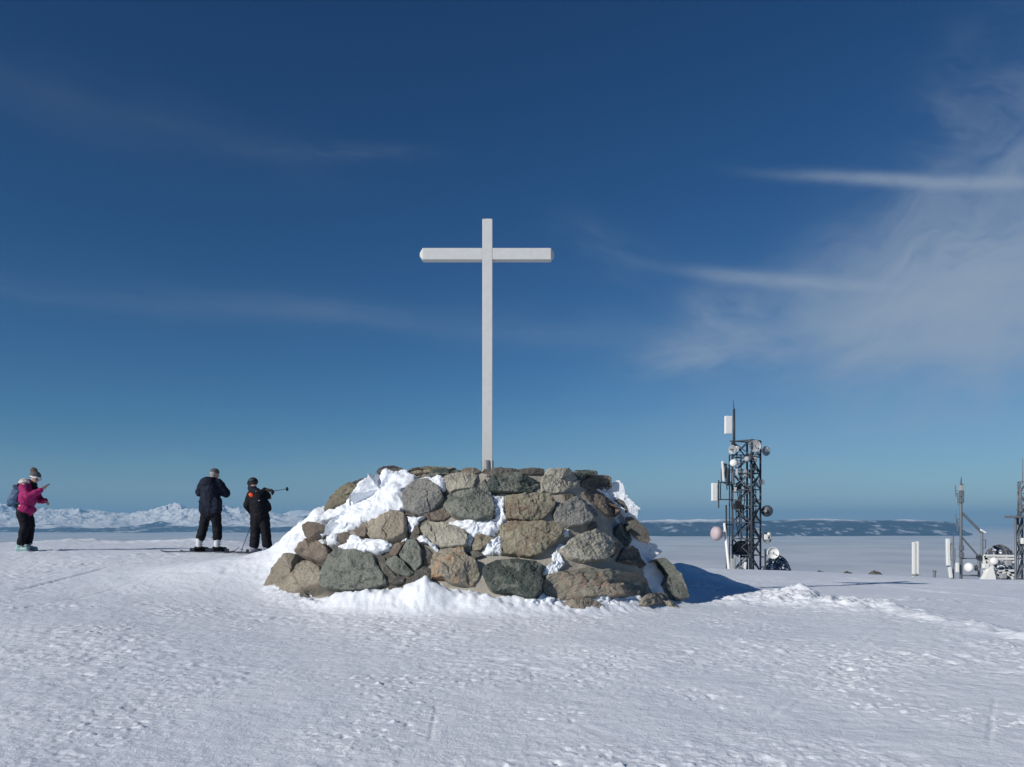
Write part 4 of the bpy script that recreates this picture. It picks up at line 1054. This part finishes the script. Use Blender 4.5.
# leaning white pole with the faded drum antenna
lp = empty('antenna_pole', (A(729, 573).x, YT - 1.4, gz(A(729, 572).x, YT - 1.4) - .1), 'leaning white pole with a round faded pink drum antenna left of the radio tower', 'antenna pole')
zb_ = gz(A(729, 572).x, YT - 1.4) - .2
MB().tube([A(724.3, 523, -1.4), A(729.3, 572, -1.4), Vector((A(729.6, 572).x, YT - 1.4, zb_))], [.09, .12, .13], 10).build('leaning_pole', M_wplas, lp, smooth=True)
MB().tube([A(726.2, 505, -1.2), A(726.8, 572, -1.2), Vector((A(727, 572).x, YT - 1.2, zb_))], .06, 8).build('thin_pole', M_dsteel, lp, smooth=True)
MB().bar(A(724.5, 524.5, -1.3), A(733, 525, -.6), .08).build('cross_bar', M_dsteel, lp)
dish(lp, A(716.5, 533.5, -1.4), .52, (-.92, -.35, 0), 'drum', M_pink, A(725, 533, -1.4), 'drum_antenna')
panel(lp, A(721.8, 533, -1.5), (.26, .3, .36), 0, 0, M_wplas, None, 'radio_unit')
# cabinet frames at its foot
fr = empty('equipment_frame', (A(737, 573).x, YT - 2.4, gz(A(737, 572).x, YT - 2.4)), 'low grey pipe rack with cabinets at the foot of the big radio tower', 'equipment rack')
mb = MB()
for px in (731, 735, 739.5, 743.5): mb.tube([A(px, 555 if px < 741 else 563, -2.4), A(px, 582, -2.4)], .05, 6)
for py in (559, 566.5, 570): mb.bar(A(731, py, -2.4), A(743.5, py, -2.4), .06)
mb.build('pipe_frame', M_gplas, fr)
panel(fr, A(733, 564, -2.6), (.30, .3, .8), 0, 0, M_gplas, None, 'cabinet'); panel(fr, A(741, 571, -2.7), (.30, .3, .5), .2, 0, M_gsteel, None, 'cabinet'); panel(fr, A(745, 567, -2.5), (.14, .2, .7), 0, R(6), M_wplas, None, 'cabinet')
# dark dome with caked snow
def f_dome(t, p):
    o = objco(t); n = t.noise(o, 2.6, 5, .6, 1.2); sx = t.node('ShaderNodeSeparateXYZ'); t.l.new(o, sx.inputs[0])
    s = t.ss(n, .54, .57)
    t.inp(p.inputs['Base Color'], t.mix(s, (.055, .07, .10), (.7, .73, .78))); p.inputs['Roughness'].default_value = .6
M_domes = material('dome_with_snow', f_dome)
dc = A(777, 578, 3); dr = 14.3 * .0788
dm = empty('dark_dome', (dc.x, dc.y, gz(dc.x, dc.y) - .3), 'dark slate dome shelter with snow caked on it, right behind the big radio tower', 'dome')
mb = MB(); mb.lathe((dc.x, dc.y, 0), (0, 0, 1), [(dr * 1.02, gz(dc.x, dc.y) - .5), (dr * 1.02, dc.z)] + [(dr * math.cos(a), dc.z + 1.75 * math.sin(a) * 1.0) for a in [PI / 2 * k / 10 for k in range(11)]], 20)
mb.build('dome_shell', M_domes, dm); mb = MB()
for k in range(10):
    a0 = 2 * PI * k / 10
    mb.tube([Vector((dc.x + dr * 1.02 * math.cos(a) * math.cos(a0), dc.y + dr * 1.02 * math.cos(a) * math.sin(a0), dc.z + 1.79 * math.sin(a))) for a in [PI / 2 * q / 8 for q in range(9)]], .03, 6)
mb.build('dome_ribs', M_dsteel, dm)

# --- right hand group
YT = 55.0
zg = lambda px, dy=0.: gz(A(px, 575).x, YT + dy) - .2
ma = empty('antenna_mast', (A(961, 577).x, YT, zg(961)), 'slim grey mast with whip antennas and a braced side frame near the right edge', 'antenna mast')
def P3(px, py, dy=0.): return A(px, py, dy)
MB().tube([Vector((A(961, 577).x, YT, zg(961))), P3(961, 500), P3(961, 484)], [.10, .09, .07], 10).build('mast_pole', M_gsteel, ma, smooth=True)
MB().tube([P3(961, 484), P3(961.3, 477)], [.05, .02], 6).build('whip_antenna', M_dsteel, ma)
for px, a, b, q in ((955.3, 485.5, 497, 0), (957.4, 493, 505, 0), (955.7, 513.5, 526, 0), (957.2, 520, 531, 0), (962.6, 484, 492, .2)):
    o = MB(); o.tube([P3(px, a, q), P3(px + .6, b, q)], .045, 6); o.bar(P3(px + .3, b - 3, q), P3(961, b - 4), .035); o.bar(P3(px + .3, (a + b) / 2, q), P3(961, (a + b) / 2 - 1), .035); o.build('whip_antenna', M_gsteel, ma)
for py in (488, 494, 500, 548, 555): MB().box(P3(961.5, py, -.1), (.26, .24, .38), None, .03).build('junction_box', M_gplas if py < 492 else M_gsteel, ma)
mb = MB(); mb.tube([P3(962, 513), P3(982, 533), P3(982, 568)], .085, 8); mb.tube([P3(962.5, 538), P3(979, 557)], .06, 8); mb.bar(P3(961, 558.5), P3(982, 558.5), .08)
for py in (540, 548): mb.bar(P3(982, py), P3(986, py), .05)
mb.tube([P3(978.8, 554), P3(979, 577)], .09, 8); mb.bar(P3(961, 575.5), P3(979, 575.5), .09); mb.bar(P3(985.5, 540), P3(985.5, 548), .05)
mb.build('side_frame', M_gsteel, ma)
MB().box(P3(979, 557.5, -.1), (.32, .24, .28), None, .03).build('junction_box', M_dsteel, ma)
MB().box(P3(982.5, 531.3, 0), (.45, .25, .12), Matrix.Rotation(R(30), 3, 'Y'), .04).build('snow_cap', M_snow2, ma)
dish(ma, P3(969, 567.5, -.4), .33, (-.9, -.4, 0), 'drum', M_wplas, P3(979, 567), 'drum_antenna')
dish(ma, P3(976, 568, .4), .22, (.5, -.8, 0), 'open', M_gplas, P3(979, 568))
# white column antennas left of the mast
ca = empty('column_antenna', (A(948, 577).x, YT, zg(948)), 'white vertical panel antenna on its thin pole just left of the slim grey mast', 'antenna')
panel(ca, P3(948, 552, 0), (.24, .22, 1.85), 0, R(-1), M_wplas, (P3(953, 550).x, YT, 0))
mb = MB(); mb.tube([P3(953, 535.5), P3(953.3, 577), Vector((P3(953.5, 577).x, YT, zg(953)))], .06, 8); mb.tube([P3(955, 548), P3(955, 560), P3(953.5, 566)], .035, 6); mb.tube([P3(948, 566), P3(951.5, 579)], .07, 8); mb.build('thin_pole', M_gsteel, ca)
panel(ca, P3(957.3, 567.5, -.2), (.18, .2, .65), 0, 0, M_wplas, None, 'radio_unit'); panel(ca, P3(950.3, 572.5, -.2), (.2, .2, .75), 0, R(-8), M_wplas, None, 'cabinet')
# two white posts
for px, wd, lb in ((913.8, .20, 'left and wider one of the two tall white posts standing apart on the skyline'), (917.3, .15, 'right and slimmer one of the two tall white posts standing apart on the skyline')):
    p = P3(px, 575); root = empty('white_post', (p.x, YT, zg(px)), lb, 'post', 'pair of white posts')
    z1 = P3(px, 542 if px < 915 else 541.5).z; z0 = zg(px)
    MB().box((p.x, YT, (z0 + z1) / 2), (wd, .2, z1 - z0), None, .03).build('post_shaft', M_wplas, root)
    MB().box((p.x, YT, P3(px, 574.5).z), (wd + .16, .36, .10), None, .01).build('collar', M_gplas, root)
p = P3(934.5, 575); mb = MB(); mb.tube([Vector((p.x, YT, zg(934))), P3(934.5, 572)], .09, 10); mb.lathe(P3(934.5, 572), (0, 0, 1), [(.09, -.02), (.13, 0), (.13, .08), (.05, .12)], 12)
free('marker_post', mb, M_gsteel, Vector((p.x, YT, zg(934))), 'short grey marker post alone on the skyline between white posts and mast', 'post')
# dome building with white frame
dc = A(999.5, 566, 2.0); dr = 14.2 * .072; z0 = gz(dc.x, dc.y) - .2
db = empty('radar_dome', (dc.x, dc.y, z0), 'dark lattice dome behind a white steel frame with two drum dishes, at the right edge', 'dome')
ztp = A(999.5, 545.5, 2).z; hgt = ztp - dc.z
prof = [(dr * .96, z0), (dr, dc.z)] + [(dr * math.cos(a), dc.z + hgt * math.sin(a)) for a in [PI / 2 * k / 8 for k in range(1, 9)]]
MB().lathe((dc.x, dc.y, 0), (0, 0, 1), prof, 16).build('dome_shell', M_domes, db)
mb = MB()
for k in range(8):
    a0 = 2 * PI * k / 8
    mb.tube([Vector((dc.x + dr * 1.03 * math.cos(a) * math.cos(a0), dc.y + dr * 1.03 * math.cos(a) * math.sin(a0), dc.z + hgt * 1.03 * math.sin(a))) for a in [PI / 2 * q / 8 for q in range(9)]], .04, 6)
for a in (.35, .8): mb.tube([Vector((dc.x + dr * 1.04 * math.cos(a) * math.cos(b), dc.y + dr * 1.04 * math.cos(a) * math.sin(b), dc.z + hgt * 1.03 * math.sin(a))) for b in [2 * PI * q / 16 for q in range(17)]], .04, 6, False)
mb.build('dome_ribs', M_steel, db)
wf = MB()
for (a, b) in (((984, 555.5), (1021, 556)), ((984, 558.5), (1021, 559)), ((996, 570.5), (1018, 570.5)), ((996, 575), (1018, 575)), ((984, 556), (996, 571)), ((1018, 556), (1012, 566)), ((996, 570), (999, 579)), ((1006, 570), (999, 579)), ((1006, 570), (1013, 579)), ((1018, 556), (1018, 580)), ((984, 556), (985, 577))): wf.bar(P3(*a, -.2), P3(*b, -.2), .14)
wf.build('white_frame', M_wplas, db)
dish(db, P3(994.2, 561, -.7), .26, (-.3, -1, .1), 'drum', M_wplas, P3(996, 561, -.2), 'drum_antenna'); dish(db, P3(1000, 562.5, -.5), .18, (.2, -1, 0), 'drum', M_gplas, P3(1000, 562, -.2), 'drum_antenna')
mb = MB(); a, b, c_, d_ = P3(984, 580, -.9), P3(996.5, 580, -.9), P3(993, 566, -.5), P3(990, 566, -.5)
mb.add([a, b, c_, d_, a + Vector((0, .5, 0)), b + Vector((0, .5, 0)), c_ + Vector((0, .3, 0)), d_ + Vector((0, .3, 0))], [(0, 1, 2, 3), (7, 6, 5, 4), (0, 4, 5, 1), (1, 5, 6, 2), (2, 6, 7, 3), (3, 7, 4, 0)]); mb.build('tapered_shelter', M_wplas, db)
for px, py in ((988, 571), (1003, 576), (1008, 563), (985.5, 566)): panel(db, P3(px, py, -.4), (.4, .3, .35), 0, 0, M_wplas if px < 1000 else M_gplas, None, 'cabinet')
# partly visible tower at the frame edge
xs = [P3(1015.5, 550, -1.9).x, P3(1027, 550, -1.9).x]; et = empty('lattice_tower', (xs[0], YT - 1.5, zg(1015, -1.5)), 'grey lattice tower with a square deck cut by the right edge of the photo', 'radio tower')
lattice(et, [(xs[0], YT - 1.9), (xs[1], YT - 1.9), (xs[1] - .1, YT - 1.1), (xs[0] + .95, YT - 1.1)], zg(1015, -1.5), P3(1015, 518).z, 1.3, .07, .06, M_gsteel)
MB().box((sum(xs) / 2, YT - 1.5, P3(1020, 517).z), (xs[1] - xs[0] + .25, 1.2, .16), None, .02).build('deck', M_steel, et)
xu = [P3(1020.3, 500, -1.8).x, P3(1027, 500, -1.8).x]
lattice(et, [(xu[0], YT - 1.8), (xu[1], YT - 1.8), ((xu[0] + xu[1]) / 2, YT - 1.2)], P3(1020, 517).z, P3(1020, 483).z, .8, .05, .045, M_gsteel)
MB().tube([P3(1022.5, 484, -1.5), P3(1022.6, 458, -1.5)], [.04, .015], 6).build('whip_antenna', M_gsteel, et)
MB().bar(P3(1016.5, 510, -1.6), P3(1023, 510, -1.6), .06).build('side_arm', M_gsteel, et); panel(et, P3(1021, 508, -1.8), (.2, .2, .5), 0, 0, M_gsteel, None, 'radio_unit')
panel(et, P3(1022.5, 541, -2), (.18, .2, .4), 0, 0, M_wplas, None, 'radio_unit')
# small dark rocks poking out on the skyline
for px, wd, lb in ((820, .50, 'leftmost of the small dark rocks poking above the snow crest'), (847.5, .48, 'flattest of the small dark rocks on the snow crest, in the middle'), (875, .50, 'rightmost of the small dark rocks on the crest, lying beyond the shadow of the cross')):
    zz = P3(px, 571.8 if px != 847.5 else 572.4); b = MB(); b.ell((zz.x, YT, zz.z - .45), (wd, .5, .5)); b.box((zz.x + .1, YT, zz.z - 1.0), (.9, .6, .9), None, .1)
    free('skyline_rock', b, M_rockd, Vector((zz.x, YT, zz.z - 1.4)), lb, 'rock', 'small rocks on the skyline', voxel=.06, it=2, rough=.12)

# ------------------------------------------------------------------ haze
def f_haze():
    m = bpy.data.materials.new('haze_air'); m.use_nodes = True; t = NT(m.node_tree); t.n.clear()
    v = t.node('ShaderNodeVolumePrincipled'); v.inputs['Color'].default_value = (.33, .66, 1., 1); v.inputs['Density'].default_value = HAZE; v.inputs['Anisotropy'].default_value = 0.
    o = t.node('ShaderNodeOutputMaterial'); t.l.new(v.outputs[0], o.inputs['Volume']); return m
HAZE = 2.0e-5
mb = MB(); mb.box((0, 0, 325), (250000, 250000, 2500)); hz = mb.build('haze', None); hz.data.materials.append(f_haze())
tag(hz, 'thin bluish haze in the air over the valley', None, None, 'stuff')
scene.cycles.volume_bounces = 0
